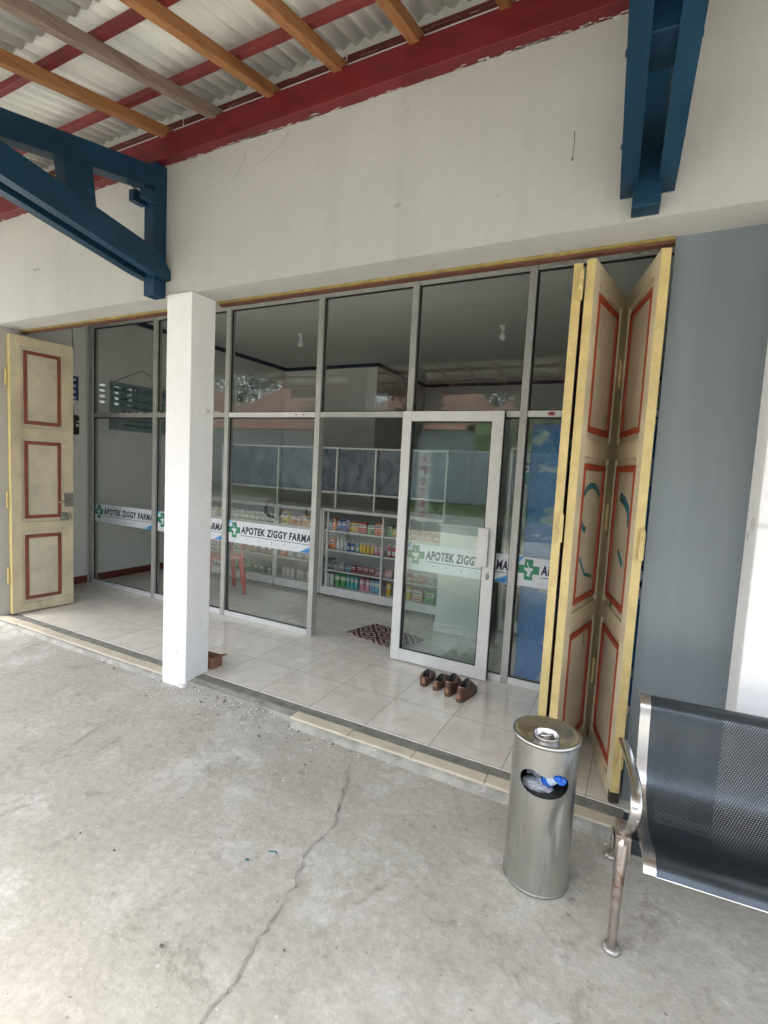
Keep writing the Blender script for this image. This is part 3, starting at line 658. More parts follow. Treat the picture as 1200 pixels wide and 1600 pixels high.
# ================================================================= FOLDING DOORS
def leaf(parent, p0, p1, z0, z1, th=.040, mmat='moulding', marks=False, name='leaf', label=None, both=True, dirty=False):
    """one panelled leaf between plan points p0 and p1, local to parent"""
    p0 = Vector((*p0, 0)); p1 = Vector((*p1, 0)); w = (p1 - p0).length; ang = math.atan2(p1.y - p0.y, p1.x - p0.x)
    X = Matrix.Translation((p0.x, p0.y, z0)) @ Matrix.Rotation(ang, 4, 'Z'); H = z1 - z0; e = th / 2; s = .085
    mb = MB()
    mb.box((0, -e, 0), (s, e, H), 0); mb.box((w - s, -e, 0), (w, e, H), 0)
    rails = [(0, .075), (.30 * H, .30 * H + .085), (.645 * H, .645 * H + .085), (H - .085, H)]
    for a, b in rails: mb.box((s, -e + .0006, a + .0002), (w - s, e - .0006, b), 0)
    for (a, b) in zip([r[1] for r in rails[:-1]], [r[0] for r in rails[1:]]):
        mb.box((s, -.006, a), (w - s, .006, b), 1)
    ed = MB()
    for xx in (-.0012, w - .0003): mb.box((xx, -e + .001, .001), (xx + .0015, e - .001, H - .001), 2)
    if dirty: mb.box((w - .03, -e - .001, -.001), (w + .0022, e + .001, .05), 3); mb.box((-.003, -e - .001, -.001), (.03, e + .001, .06), 3)
    lf = mb.build(name, ['doorcream', 'doorpanel', 'dooryellow', 'doordirt'], parent, label, bev=0, X=X)
    for (a, b) in zip([r[1] for r in rails[:-1]], [r[0] for r in rails[1:]]):
        mo = MB(); m_ = .024; t = .032
        for sd in ((-1, 1) if both else (-1,)):
            ya, yb = (sd * .0062, sd * .0165)
            xa, xb, za, zb = s + m_, w - s - m_, a + m_ + .01, b - m_ - .01
            mo.box((xa, ya, za), (xb, yb, za + t)); mo.box((xa, ya, zb - t), (xb, yb, zb)); mo.box((xa, ya, za + t), (xa + t, yb, zb - t)); mo.box((xb - t, ya, za + t), (xb, yb, zb - t))
        mo.build('moulding', mmat, lf, bev=.005)
    return lf, w, X
def hinge(parent, x, y, z, s=1.0, mat='dooryellow'):
    mb = MB(); mb.rev([(.008, 0), (.008, .045), (.0065, .046), (.0065, .048), (.008, .049), (.008, .095), (.0065, .096), (.0065, .098), (.008, .099), (.008, .14), (.005, .145), (.005, .152)], (x, y, z), 10, 0, True)
    mb.box((x - .011, y - .003, z + .004), (x + .011, y + .003, z + .136), 0); return mb.build('hinge', mat, parent)
FD = thing('folding_door', 'yellow and cream folding door folded against the grey panel, graffiti marked', 'folding door', (0, 2.55, FZ))
ZD0, ZD1 = .012, 2.545
A = (.004, -.02); Bp = (-.162, .585); Cc = (-.318, -.01)
lf3, w3, X3 = leaf(FD, (Bp[0] + .012, Bp[1]), A, ZD0, ZD1, label='folding door leaf nearest the grey panel', dirty=True)
lf2, w2, X2 = leaf(FD, (Bp[0] - .024, Bp[1] - .002), (Cc[0] + .02, Cc[1]), ZD0, ZD1, label='middle folding door leaf with teal graffiti')
lf1, w1, X1 = leaf(FD, (Cc[0] - .036, Cc[1] + .005), (-.405, .60), ZD0, ZD1 - .01, label='outer folding door leaf seen edge on')
for z in (.35, 1.25, 2.15): hinge(FD, Bp[0] - .006, Bp[1] - .03, z - (.1 if z > 2 else 0))
for z in (2.36, 1.22): hinge(FD, Cc[0] - .018, Cc[1] - .012, z)
for z in (.19, 1.18): hinge(FD, A[0] + .014, A[1] - .012, z)
def spray(parent_leaf, w, side, strokes):
    mb = MB()
    for pts, r in strokes:
        y = side * .0075
        mb.tube([(u, y, z) for u, z in pts], r, 6, 0, None, (1, .03) if False else None)
    # flatten onto the panel face
    mb.v = [(a, side * .0068 + (b - side * .0075) * .02, c) for a, b, c in mb.v]
    return mb.build('graffiti', 'teal', parent_leaf)
def arc(cx, cz, rx, rz, a0, a1, k=12): return [(cx + rx * math.cos(math.radians(a0 + (a1 - a0) * i / k)), cz + rz * math.sin(math.radians(a0 + (a1 - a0) * i / k))) for i in range(k + 1)]
# which local side faces the camera: test both with the leaf matrix
def camside(X, w):
    c = X @ Vector((w / 2, 0, 1)); nrm = (X.to_3x3() @ Vector((0, 1, 0))); world_c = Vector((c.x, c.y + 2.55, 1)); return 1 if nrm.dot(Vector((0, 0, 1)) - world_c) > 0 else -1
s2 = camside(X2, w2); s3 = camside(X3, w3)
spray(lf2, w2, s2, [(arc(w2 * .50, 1.37, .17, .12, -70, 150), .015), ([(w2 * .30, .99), (w2 * .52, 1.02), (w2 * .70, 1.12)], .009), ([(w2 * .35, .60), (w2 * .40, .78)], .006)])
spray(lf3, w3, s3, [([(w3 * .36, 1.44), (w3 * .52, 1.42), (w3 * .66, 1.38), (w3 * .72, 1.30)], .024), ([(w3 * .45, 1.16), (w3 * .62, 1.10)], .018), ([(w3 * .32, .90), (w3 * .40, .82)], .02)])

LD = thing('folding_door', 'cream folding door with red mouldings at the left opening edge', 'folding door', (-5.10, 2.47, FZ))
lfL, wL, XL = leaf(LD, (0, 0), (.035, .535), ZD0, ZD1 + .01, mmat='moulding_brown', label='open cream leaf with padlocked latch')
leaf(LD, (-.055, .02), (-.05, .53), ZD0, ZD1, label='hidden leaf folded behind')
for z in (.3, 1.0, 2.1): hinge(LD, -.025, -.014, z)
pk = MB(); sL = camside(Matrix.Translation((-5.1, 2.47 - 2.55, 0)) @ XL, wL)
pk.box((wL - .085, sL * .0185, .98), (wL - .002, sL * .0205, 1.12), 0); pk.tube([(wL - .03, sL * .03, 1.03), (wL - .14, sL * .03, 1.03)], .006, 8, 0); pk.box((wL - .05, sL * .02, 1.01), (wL - .02, sL * .034, 1.05), 0)
pk.build('latch', 'steel', lfL)
pd = MB(); pd.box((wL - .07, sL * .022, .78), (wL - .012, sL * .05, .86), 0, Matrix.Translation((wL * .07, 0, .02)) @ Matrix.Rotation(math.radians(-6), 4, 'Y'), .004); pd.tube([(wL - .055, sL * .036, .86), (wL - .055, sL * .036, .91), (wL - .04, sL * .036, .925), (wL - .028, sL * .036, .91), (wL - .028, sL * .036, .86)], .004, 6)
pd.build('padlock', 'steel', lfL)
sk_ = MB()
for z in (.93, .96, .985): sk_.box((.03, sL * .0185, z), (.075, sL * .0195, z + .006))
sk_.build('scorch_mark', 'doordirt', lfL)
# black router/meter box with cable on the side wall
SB = thing('junction_box', 'small black box with hanging grey cables on the left side wall', 'junction box', (LX, 3.42, 1.92))
b_ = MB(); b_.box((.001, -.10, -.12), (.06, .075, .10), 0, None, .018); b_.build('box', 'black', SB)
b_ = MB(); b_.box((.0605, .03, -.03), (.062, .06, .0), 0); b_.box((.0605, .035, .02), (.062, .06, .035), 0); b_.build('label_plate', 'whitepl', SB)
cb_ = MB(); cb_.tube([(.02, .02, .10), (.015, .03, .2), (.012, -.01, .33), (.01, -.04, .5), (.01, .03, .8), (.01, .02, 1.05), (.01, -.03, 1.12)], .005, 6)
cb_.tube([(.02, .02, -.12), (.02, .03, -.19), (.015, -.02, -.25), (.012, -.10, -.28)], .006, 6); cb_.build('cable', plain('grey_cable', (.35, .34, .31), .6), SB)

# ================================================================= BENCH
BN = thing('waiting_bench', 'dark blue perforated steel waiting bench with chrome side trim and armrest', 'bench', (.070, 2.10, 0), math.radians(5))
prof = [(.085, .764), (.052, .774), (.028, .763), (.012, .745), (.002, .69), (-.010, .62), (-.028, .55), (-.055, .485), (-.098, .440), (-.15, .415), (-.22, .405), (-.29, .412), (-.34, .426), (-.38, .432), (-.412, .424), (-.428, .402)]
def smooth_prof(P, k=3):
    out = []
    for i in range(len(P) - 1):
        p0 = P[max(i - 1, 0)]; p1 = P[i]; p2 = P[i + 1]; p3 = P[min(i + 2, len(P) - 1)]
        for j in range(k):
            t = j / k; out.append(tuple(.5 * ((2 * p1[c]) + (-p0[c] + p2[c]) * t + (2 * p0[c] - 5 * p1[c] + 4 * p2[c] - p3[c]) * t * t + (-p0[c] + 3 * p1[c] - 3 * p2[c] + p3[c]) * t ** 3) for c in (0, 1)))
    out.append(P[-1]); return out
pf = smooth_prof(prof)
def sweep(name, mat, xa, xb, parent, off0=0, off1=.003, nx=1, uv=False):
    """thin curved sheet following the bench profile"""
    k = len(pf); nr = []
    for i in range(k):
        a = pf[max(i - 1, 0)]; b = pf[min(i + 1, k - 1)]; d = Vector((b[0] - a[0], b[1] - a[1])).normalized(); nr.append((d[1], -d[0]))
    arc_ = [0]
    for i in range(1, k): arc_.append(arc_[-1] + math.hypot(pf[i][0] - pf[i - 1][0], pf[i][1] - pf[i - 1][1]))
    vs = []; uvs = []
    for off in (off0, off1):
        for i in range(k):
            for x in (xa, xb):
                vs.append((x, pf[i][0] + nr[i][0] * off, pf[i][1] + nr[i][1] * off)); uvs.append((x, arc_[i]))
    fs = []; fe = []; o = 2 * k; e = 4 * k
    for i in range(k - 1):
        fs += [[2 * i, 2 * i + 1, 2 * i + 3, 2 * i + 2], [o + 2 * i, o + 2 * i + 2, o + 2 * i + 3, o + 2 * i + 1]]; fe += [[e + 2 * i, e + 2 * i + 2, e + o + 2 * i + 2, e + o + 2 * i], [e + 2 * i + 1, e + o + 2 * i + 1, e + o + 2 * i + 3, e + 2 * i + 3]]
    fe += [[e, e + o, e + o + 1, e + 1], [e + 2 * k - 2, e + 2 * k - 1, e + o + 2 * k - 1, e + o + 2 * k - 2]]
    mb = MB(); mb.add(vs + vs, fs, 0, True); mb.f += fe; mb.m += [0] * len(fe); mb.sm += [False] * len(fe); uvs = uvs + uvs; ob = mb.build(name, mat, parent)
    if uv:
        ul = ob.data.uv_layers.new(name='UVMap')
        for lp_ in ob.data.loops: ul.data[lp_.index].uv = uvs[lp_.vertex_index]
    return ob
# sheet normal sign: positive offset must face the sitter (-Y, up)
k_ = len(pf) // 3; d_ = (pf[k_ + 1][0] - pf[k_][0], pf[k_ + 1][1] - pf[k_][1]); SG = 1 if d_[1] < 0 else -1
sweep('seat_shell', 'perf', .030, 1.56, BN, 0, SG * .0025, uv=True)
sweep('side_trim', 'chrome', -.006, .0295, BN, -SG * .008, SG * .010)
sweep('side_trim', 'chrome', 1.5605, 1.60, BN, -SG * .008, SG * .010)
rim = MB(); rim.tube([(.03, -.428, .400), (1.56, -.428, .400)], .004, 8); rim.tube([(.03, .085, .762), (1.56, .085, .762)], .004, 8)
rim.build('edge_rim', 'chrome', BN)
bx('crossbeam', 'benchrim', BN, (-.03, -.22, .30), (1.65, -.15, .36), .006)
def bframe(xo):
    leg = MB(); leg.tube([(xo, -.2, .40), (xo - .002, -.235, .33), (xo - .008, -.268, .2), (xo - .012, -.292, .06), (xo - .012, -.30, .012)], [.021, .024, .021, .018, .017], 12, 0, None, (.85, 1.1)); leg.build('leg', 'rusty', BN)
    leg = MB(); leg.tube([(xo, -.15, .34), (xo, -.03, .22), (xo + .005, .15, .05), (xo + .005, .17, .012)], [.02, .02, .018, .017], 10, 0, None, (.85, 1.1)); leg.build('leg', 'rusty', BN)
    for (x, y) in ((xo - .012, -.300), (xo + .005, .17)):
        ft = MB(); ft.rev([(.030, 0), (.030, .006), (.024, .014), (.012, .018)], (x, y, 0), 20); ft.build('foot_pad', 'steel', BN)
    cl = MB(); cl.box((xo - .026, -.245, .285), (xo + .026, -.14, .375), 0, None, .008); cl.box((xo - .036, -.225, .30), (xo - .0265, -.165, .355), 0, None, .006); cl.build('clamp', 'rusty', BN)
    ar = MB(); path = [(xo - .010, -.02, .612), (xo - .006, -.12, .622), (xo + .002, -.24, .628), (xo + .008, -.33, .622), (xo + .008, -.382, .605), (xo + .008, -.402, .572), (xo + .006, -.39, .53), (xo + .002, -.345, .475), (xo, -.28, .42), (xo, -.225, .385)]
    pts = smooth_prof([(i, 0) for i in range(2)])  # placeholder for spacing
    def cr(P, k=5):
        out = []
        for i in range(len(P) - 1):
            p0, p1, p2, p3 = Vector(P[max(i - 1, 0)]), Vector(P[i]), Vector(P[i + 1]), Vector(P[min(i + 2, len(P) - 1)])
            for j in range(k):
                t = j / k; out.append(.5 * (2 * p1 + (p2 - p0) * t + (2 * p0 - 5 * p1 + 4 * p2 - p3) * t * t + (3 * p1 - p0 - 3 * p2 + p3) * t ** 3))
        out.append(Vector(P[-1])); return out
    ar.tube(cr(path), .0155, 12, 0, None, (1.15, .38)); ar.build('armrest', 'chrome', BN)
bframe(-.045); bframe(1.63)

# ================================================================= LITTER BIN
LB = thing('litter_bin', 'dented stainless steel ashtray litter bin with rounded opening', 'litter bin', (-.253, 1.995, 0), 0)
R_, H_ = .124, .60
# opening cut from the shell by leaving out cells of a fine cylinder grid
mb = MB(); seg = 192; rows = 150; a0 = math.radians(-80); oc = .452
def hole_at(u, z):     # u metres along surface, z height
    uu, zz = u / .096, (z - oc) / .052
    e = abs(uu) ** 2.3 + abs(zz) ** 2.3
    notch = (zz > .55 and abs(uu) < .35) and (zz > .62 + abs(uu) * .5)
    return e < 1 and not notch
def dent(t, z):
    u = (t - math.radians(-52)); dd = (u / .22) ** 2 + ((z - .33 - u * .25) / .06) ** 2
    d2 = ((t - math.radians(-50)) / .12) ** 2 + ((z - .24) / .07) ** 2
    return -.009 * math.exp(-dd) - .006 * math.exp(-d2)
vs = []; zs = [H_ * i / rows for i in range(rows + 1)]
for z in zs:
    for j in range(seg):
        t = 2 * math.pi * j / seg; r = R_ + dent(t if t < math.pi else t - 2 * math.pi, z); vs.append((r * math.cos(t), r * math.sin(t), z))
keep = []
inh = {}
for i in range(rows):
    for j in range(seg):
        t = 2 * math.pi * (j + .5) / seg; dt = (t - a0 + math.pi) % (2 * math.pi) - math.pi
        h_ = abs(dt) < 1.2 and hole_at(dt * R_, zs[i] + H_ / rows / 2)
        inh[(i, j)] = h_
        if not h_: keep.append([i * seg + j, i * seg + (j + 1) % seg, (i + 1) * seg + (j + 1) % seg, (i + 1) * seg + j])
# snap jagged hole rim onto a smooth superellipse
rimv = set()
for (i, j), h_ in inh.items():
    if h_:
        for (a, b) in ((i + 1, j), (i - 1, j), (i, (j + 1) % seg), (i, (j - 1) % seg)):
            if not inh.get((a, b), False):
                for vi in (i * seg + j, i * seg + (j + 1) % seg, (i + 1) * seg + (j + 1) % seg, (i + 1) * seg + j): rimv.add(vi)
for vi in rimv:
    i, j = divmod(vi, seg); t = 2 * math.pi * j / seg; dt = (t - a0 + math.pi) % (2 * math.pi) - math.pi; u = dt * R_; z = zs[i]
    uu, zz = u / .096, (z - oc) / .052; e = (abs(uu) ** 2.3 + abs(zz) ** 2.3) ** (1 / 2.3)
    if .82 < e < 1.18:
        u /= e; z = oc + (z - oc) / e
        if z > oc: z -= .010 * math.exp(-(u / .03) ** 2)
        t = a0 + u / R_; vs[vi] = (R_ * math.cos(t), R_ * math.sin(t), z)
mb.add(vs, keep, 0, True)
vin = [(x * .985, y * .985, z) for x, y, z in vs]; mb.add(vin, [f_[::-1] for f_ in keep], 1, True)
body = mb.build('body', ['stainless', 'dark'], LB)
mb = MB(); mb.rev([(R_ + .001, 0), (R_ + .004, .003), (R_ + .001, .010)], seg=64); mb.rev([(R_ - .004, .0105), (.0, .011)], seg=32, capb=False, capt=False); mb.build('base_ring', 'stainless', LB)
mb = MB(); mb.rev([(R_ - .002, .585), (R_ + .004, .588), (R_ + .007, .594), (R_ + .006, .601), (R_, .604), (R_ - .012, .600), (.085, .585), (.060, .577), (.050, .576)], seg=72, capb=False, capt=False); mb.build('ashtray_rim', 'stainless', LB)
mb = MB(); mb.rev([(.050, .574), (.052, .590), (.049, .594), (.045, .590), (.044, .560), (.0, .560)], seg=48, capb=False, capt=False)
mb.rev([(.034, .562), (.034, .574), (.030, .577), (.018, .574), (.012, .582), (.0, .583)], seg=36, capb=False, capt=False)
mb.tube([(-.02, -.01, .583), (.022, .012, .586)], .006, 8); mb.build('ashtray_insert', 'chrome', LB)
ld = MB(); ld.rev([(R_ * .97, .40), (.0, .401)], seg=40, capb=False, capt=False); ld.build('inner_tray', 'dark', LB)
def bag(name, label, cat, loc, sc_, mat, seed):
    bm = bmesh.new(); bmesh.ops.create_icosphere(bm, subdivisions=4, radius=1); random.seed(seed)
    dirs = [Vector((random.gauss(0, 1), random.gauss(0, 1), random.gauss(0, 1))).normalized() for _ in range(40)]
    for v in bm.verts:
        n_ = v.co.normalized(); r = 1
        for d_ in dirs: r -= .07 * max(0, 1 - abs(n_.dot(d_) - .3) / .12)
        v.co = Vector((n_.x * sc_[0] * r, n_.y * sc_[1] * r, n_.z * sc_[2] * r))
    me = bpy.data.meshes.new(name); bm.to_mesh(me); bm.free(); me.materials.append(mat)
    for p_ in me.polygons: p_.use_smooth = True
    o_ = bpy.data.objects.new(name, me); COL.objects.link(o_); o_.location = loc; return tag(o_, label, cat)
bag('plastic_bag', 'crumpled whitish plastic bag inside the litter bin opening', 'plastic bag', (-.268, 1.935, .412), (.070, .042, .026), plain('cloudy_plastic', (.26, .28, .31), .25), 3)
bag('rubbish_bag', 'dark grey crumpled wrapper inside the litter bin', 'wrapper', (-.265, 1.955, .470), (.078, .045, .040), plain('dark_grey_film', (.13, .15, .18), .3), 8)
pb = MB(); Xb = Matrix.Translation((-.222, 1.930, .448)) @ Matrix.Rotation(math.radians(48), 4, 'Y') @ Matrix.Rotation(math.radians(25), 4, 'X')
pb.rev([(.0, .045), (.012, .045), (.019, .03), (.023, .012), (.0235, -.05)], (0, 0, 0), 24, 1, True, Xb, False, False); pb.rev([(.0236, -.02), (.0242, -.02), (.0242, .008), (.0234, .010)], (0, 0, 0), 24, 0, True, Xb, False, False)
pb.rev([(.0145, .040), (.0145, .056), (.012, .058), (0, .058)], (0, 0, 0), 20, 0, True, Xb, False, False)
tag(pb.build('plastic_bottle', ['bluepl', plain('clear_plastic', (.42, .50, .60), .12)]), 'blue capped plastic bottle poking up inside the bin', 'plastic bottle')
pb = MB(); pb.rev([(.022, 0), (.022, .018), (.018, .022), (.0, .022)], (0, 0, 0), 24, 0, True, Matrix.Translation((-.180, 1.945, .455)) @ Matrix.Rotation(math.radians(60), 4, 'X')); tag(pb.build('bottle_cap', 'bluepl'), 'large blue cap at the right of the bin opening', 'bottle cap')

# ================================================================= SHOES
def shoe(label, group, loc, rz, col, back=.085, L=.262, collar=.0, pal=None):
    NN = 40; t = thing('shoe', label, 'shoe', loc, rz, group)
    def foot(tt, side):  # half width at tt 0 heel..1 toe
        w = .036 + .013 * math.sin(min(1, tt / .72) * math.pi / 2) ** 2 - .003 * math.sin(tt * math.pi * 2.2)
        return w
    out = []
    for i in range(NN):
        a = 2 * math.pi * i / NN; cx = math.cos(a); s_ = math.sin(a)
        tt = .5 - .5 * cx; y = (tt) * L
        hw = foot(tt, s_) * (abs(s_) ** .62) * (1 if s_ >= 0 else -1); out.append((hw * 1.08, y, tt))
    rings = []
    rings.append([(x * 1.0, y, 0) for x, y, t_ in out]); rings.append([(x * 1.04, y, .012) for x, y, t_ in out]); rings.append([(x * 1.02, y, .021) for x, y, t_ in out])
    sole = MB(); vs = [p for r in rings for p in r]
    sole.add(vs, [[r * NN + i, r * NN + (i + 1) % NN, (r + 1) * NN + (i + 1) % NN, (r + 1) * NN + i] for r in range(2) for i in range(NN)] + [list(range(NN))[::-1], [2 * NN + i for i in range(NN)]], 0, True)
    sole.build('sole', plain('worn_brown_sole', (.13, .085, .055), .8), t)
    up = []; b1 = .30; ctr = .285 * L
    levels = [(0, .0215), (.12, .03), (.32, .045), (.55, .06), (.78, .072), (.93, .08), (1, .083)]
    for f_, z in levels:
        r = []
        for i, (x, y, tt) in enumerate(out):
            a = 2 * math.pi * i / NN; ox = .031 * math.sin(a) * 1.0; oy = ctr + .015 * L - .275 * L * math.cos(a)
            rim_z = back - .026 * math.sin(math.pi * max(0, min(1, (oy / L - .02) / .56))) + (.004 if oy / L > .45 else 0)
            top_here = rim_z
            k = f_ ** (.9 if tt < .5 else .75)
            bul = .006 * math.sin(math.pi * f_)
            xx = x * (1 - k) + ox * k; yy = y * (1 - k) + oy * k + (-.004 * math.sin(math.pi * f_) if tt < .12 else 0)
            zz = .0215 + (top_here - .0215) * (f_ ** (.85 if tt < .55 else .78)); xx *= 1 + .12 * math.sin(math.pi * f_) * (1 if tt > .5 else .6)
            r.append((xx, yy, zz))
        up.append(r)
    top = up[-1]
    up.append([(x * .93, ctr + (y - ctr) * .96, z + .002) for x, y, z in top]); up.append([(x * .80, ctr + (y - ctr) * .9, z - .006) for x, y, z in top]); up.append([(x * .85, ctr + (y - ctr) * .92, .028) for x, y, z in top])
    K = len(up); ub = MB(); vs = [p for r in up for p in r]; nl = len(levels)
    for r in range(K - 1):
        ub.add([], [], 0)
    o_ = len(ub.v); ub.v += vs
    for r in range(K - 1):
        for i in range(NN):
            ub.f.append([o_ + r * NN + i, o_ + r * NN + (i + 1) % NN, o_ + (r + 1) * NN + (i + 1) % NN, o_ + (r + 1) * NN + i]); ub.m.append(0 if r < nl - 2 else (2 if r < nl else 1)); ub.sm.append(True)
    ub.f.append([o_ + (K - 1) * NN + i for i in range(NN)]); ub.m.append(1); ub.sm.append(False)
    ub.build('upper', [col, 'dark', pal or plain('pinkish_piping', (.40, .23, .17), .6)], t)
    pt = MB(); pt.prism([(-.014, .030), (.014, .030), (.010, .058), (0, .064), (-.010, .058)], 'y', -.0075, -.003, 0); pt.build('heel_tab', pal or plain('tan_leather_tab', (.34, .17, .095), .6), t)
    return t
lea1 = paint('brown_leather', (.105, .058, .042), .55, .25, 20); lea2 = paint('reddish_brown_leather', (.125, .066, .05), .5, .25, 20)
shoe('leftmost dark brown slip on shoe by the sliding door', 'low brown shoes by the sliding door', (-1.268, 3.22, FZ), math.radians(11), lea1, .068, .27)
shoe('second dark brown slip on shoe from the left by the sliding door', 'low brown shoes by the sliding door', (-1.172, 3.205, FZ), math.radians(2), lea1, .068, .27)
shoe('third shoe from the left, reddish brown with high collar', 'high brown shoes by the sliding door', (-1.070, 3.165, FZ), math.radians(3), lea2, .105, .29)
shoe('rightmost reddish brown high collared shoe by the door stile', 'high brown shoes by the sliding door', (-.972, 3.125, FZ), math.radians(-2), lea2, .108, .295)

# cardboard box behind the pillar
cb = thing('cardboard_box', 'small open brown cardboard box behind the middle pillar', 'cardboard box', (-2.80, 2.645, FZ), math.radians(5))
mb = MB(); a, b, h, t = .115, .048, .085, .004
mb.box((-a, -b, 0), (a, b, t)); mb.box((-a, -b, t), (a, -b + t, h)); mb.box((-a, b - t, t), (a, b, h)); mb.box((-a, -b + t, t), (-a + t, b - t, h)); mb.box((a - t, -b + t, t), (a, b - t, h)); mb.build('box', 'cardboard', cb)
mb = MB(); mb.add([(a, -b, h), (a, b, h), (a + .05, b, h + .012), (a + .05, -b, h + .008), (a, -b, h + .003), (a, b, h + .003), (a + .05, b, h + .015), (a + .05, -b, h + .011)], [(0, 3, 2, 1), (4, 5, 6, 7), (0, 1, 5, 4), (1, 2, 6, 5), (2, 3, 7, 6), (3, 0, 4, 7)]); mb.build('flap', 'cardboard', cb)

# door mat with diamond pattern
m, n, p = nt('diamond_woven_mat')
tc = n.nodes.new('ShaderNodeTexCoord'); sx = n.nodes.new('ShaderNodeSeparateXYZ'); n.links.new(tc.outputs['Object'], sx.inputs[0])
def tri(s_, P): return mathn(n, 'ABSOLUTE', mathn(n, 'SUBTRACT', mathn(n, 'FRACT', mathn(n, 'ADD', mathn(n, 'DIVIDE', s_, P), .5)), .5))
dd = mathn(n, 'ADD', tri(sx.outputs[0], .24), tri(sx.outputs[1], .20)); rr = mathn(n, 'FRACT', mathn(n, 'MULTIPLY', dd, 3.5))
c = ramp(n, rr, [(.0, (.50, .42, .38)), (.30, (.50, .42, .38)), (.34, (.16, .04, .05)), (.62, (.16, .04, .05)), (.66, (.035, .025, .03)), (.95, (.035, .025, .03))])
n.node_tree if False else None
n.links.new(c, p.inputs['Base Color']); p.inputs['Roughness'].default_value = .95; bb_ = noise(n, 180, 3, .6, tc.outputs['Object']); bump(n, p, bb_.outputs[0], .5, .004)
mt = MB(); nx_, ny_ = 24, 16; vs = []
for lay in (0, 1):
    for j in range(ny_ + 1):
        for i in range(nx_ + 1):
            x = -.30 + .60 * i / nx_; y = -.20 + .40 * j / ny_; z = .004 + .004 * math.sin(x * 14 + y * 5) ** 2 + (.03 * max(0, (x - .18) / .12) ** 2 if y < 0 else 0) + lay * .007
            vs.append((x, y, z))
q1 = (nx_ + 1) * (ny_ + 1); fs = []
for j in range(ny_):
    for i in range(nx_):
        a = j * (nx_ + 1) + i; fs += [[a, a + nx_ + 1, a + nx_ + 2, a + 1], [q1 + a, q1 + a + 1, q1 + a + nx_ + 2, q1 + a + nx_ + 1]]
bd_ = [i for i in range(nx_)]; 
for i in range(nx_):
    fs.append([i, i + 1, q1 + i + 1, q1 + i]); t0 = ny_ * (nx_ + 1) + i; fs.append([t0, q1 + t0, q1 + t0 + 1, t0 + 1])
for j in range(ny_):
    a = j * (nx_ + 1); fs.append([a, q1 + a, q1 + a + nx_ + 1, a + nx_ + 1]); a += nx_; fs.append([a, a + nx_ + 1, q1 + a + nx_ + 1, q1 + a])
mt.add(vs, fs, 0, True); mo_ = mt.build('door_mat', [m]); mo_.location = (-1.98, 4.00, FZ); mo_.rotation_euler = (0, 0, math.radians(-14)); tag(mo_, 'maroon and white diamond patterned mat inside the doorway', 'door mat')

# ================================================================= INTERIOR
def cabinet(label, x0, x1, y0, dp, ztop, base_lo, base_hi, shelves, posts, group='white glass fronted medicine cabinets', casters=True, name='display_cabinet', side=True):
    t = thing(name, label, 'display cabinet', (x0, y0, FZ), 0, group); W = x1 - x0; zo = FZ
    f_ = MB(); s = .022
    def F(a, b): f_.box((a[0], a[1], a[2] - zo), (b[0], b[1], b[2] - zo))
    for xx in (0, W - s):
        for yy in (0, dp - s): F((xx, yy, base_hi), (xx + s, yy + s, ztop - .035))
    for xp in posts: F((xp - x0 - .009, .001, base_hi), (xp - x0 + .009, .02, ztop - .035))
    F((0, 0, ztop - .035), (W, dp, ztop)); f_.build('frame', 'alu_white', t)
    bx('base', 'alu_white', t, (0, 0, base_lo - zo), (W, dp, base_hi - .0005 - zo), .003)
    for z in shelves:
        mb = MB(); mb.box((s, .024, z - .012 - zo), (W - s, dp - .012, z - .004 - zo), 1); mb.box((s, .0205, z - .018 - zo), (W - s, .0238, z - zo), 0); mb.build('shelf', ['alu_white', plain('grey_shelf_glass', (.34, .37, .36), .25)], t)
    bx('back_panel', plain('grey_cabinet_back', (.58, .59, .58), .5), t, (s, dp - .010, base_hi - zo), (W - s, dp - .004, ztop - .036 - zo))
    bx('front_pane', 'cabglass', t, (s + .001, .006, base_hi + .001 - zo), (W - s - .001, .009, ztop - .037 - zo))
    if side:
        bx('side_pane', 'cabglass', t, (.004, s + .001, base_hi + .001 - zo), (.008, dp - s - .001, ztop - .037 - zo)); bx('side_pane', 'cabglass', t, (W - .008, s + .001, base_hi + .001 - zo), (W - .004, dp - s - .001, ztop - .037 - zo))
    if casters:
        for xx in (.10, W - .10):
            for yy in (.06, dp - .06):
                mb = MB(); hh = base_lo - zo
                mb.rev([(hh * .46, -.008), (hh * .46, .008)], (0, 0, 0), 16, 0, True, Matrix.Translation((xx, yy, hh * .47)) @ Matrix.Rotation(math.radians(90), 4, 'Y'))
                mb.box((xx - .012, yy - .012, hh * .8), (xx + .012, yy + .012, hh - .001)); mb.build('caster', 'whitepl', t)
    return t
CY, CD = 4.80, .42
cabinet('white glass cabinet with green bottles, left of the yellow medicine boxes', -5.25, -3.955, CY, CD, 1.10, .105, .20, [.46, .86], [])
cabinet('white glass cabinet holding yellow boxes, between two others', -3.945, -3.275, CY, CD, 1.10, .105, .20, [.46, .86], [])
cabinet('long white glass cabinet with four colourful rows of medicine, seen through the doorway', -3.265, -1.77, CY, CD, 1.11, .105, .20, [.40, .635, .86], [-3.19, -2.47])
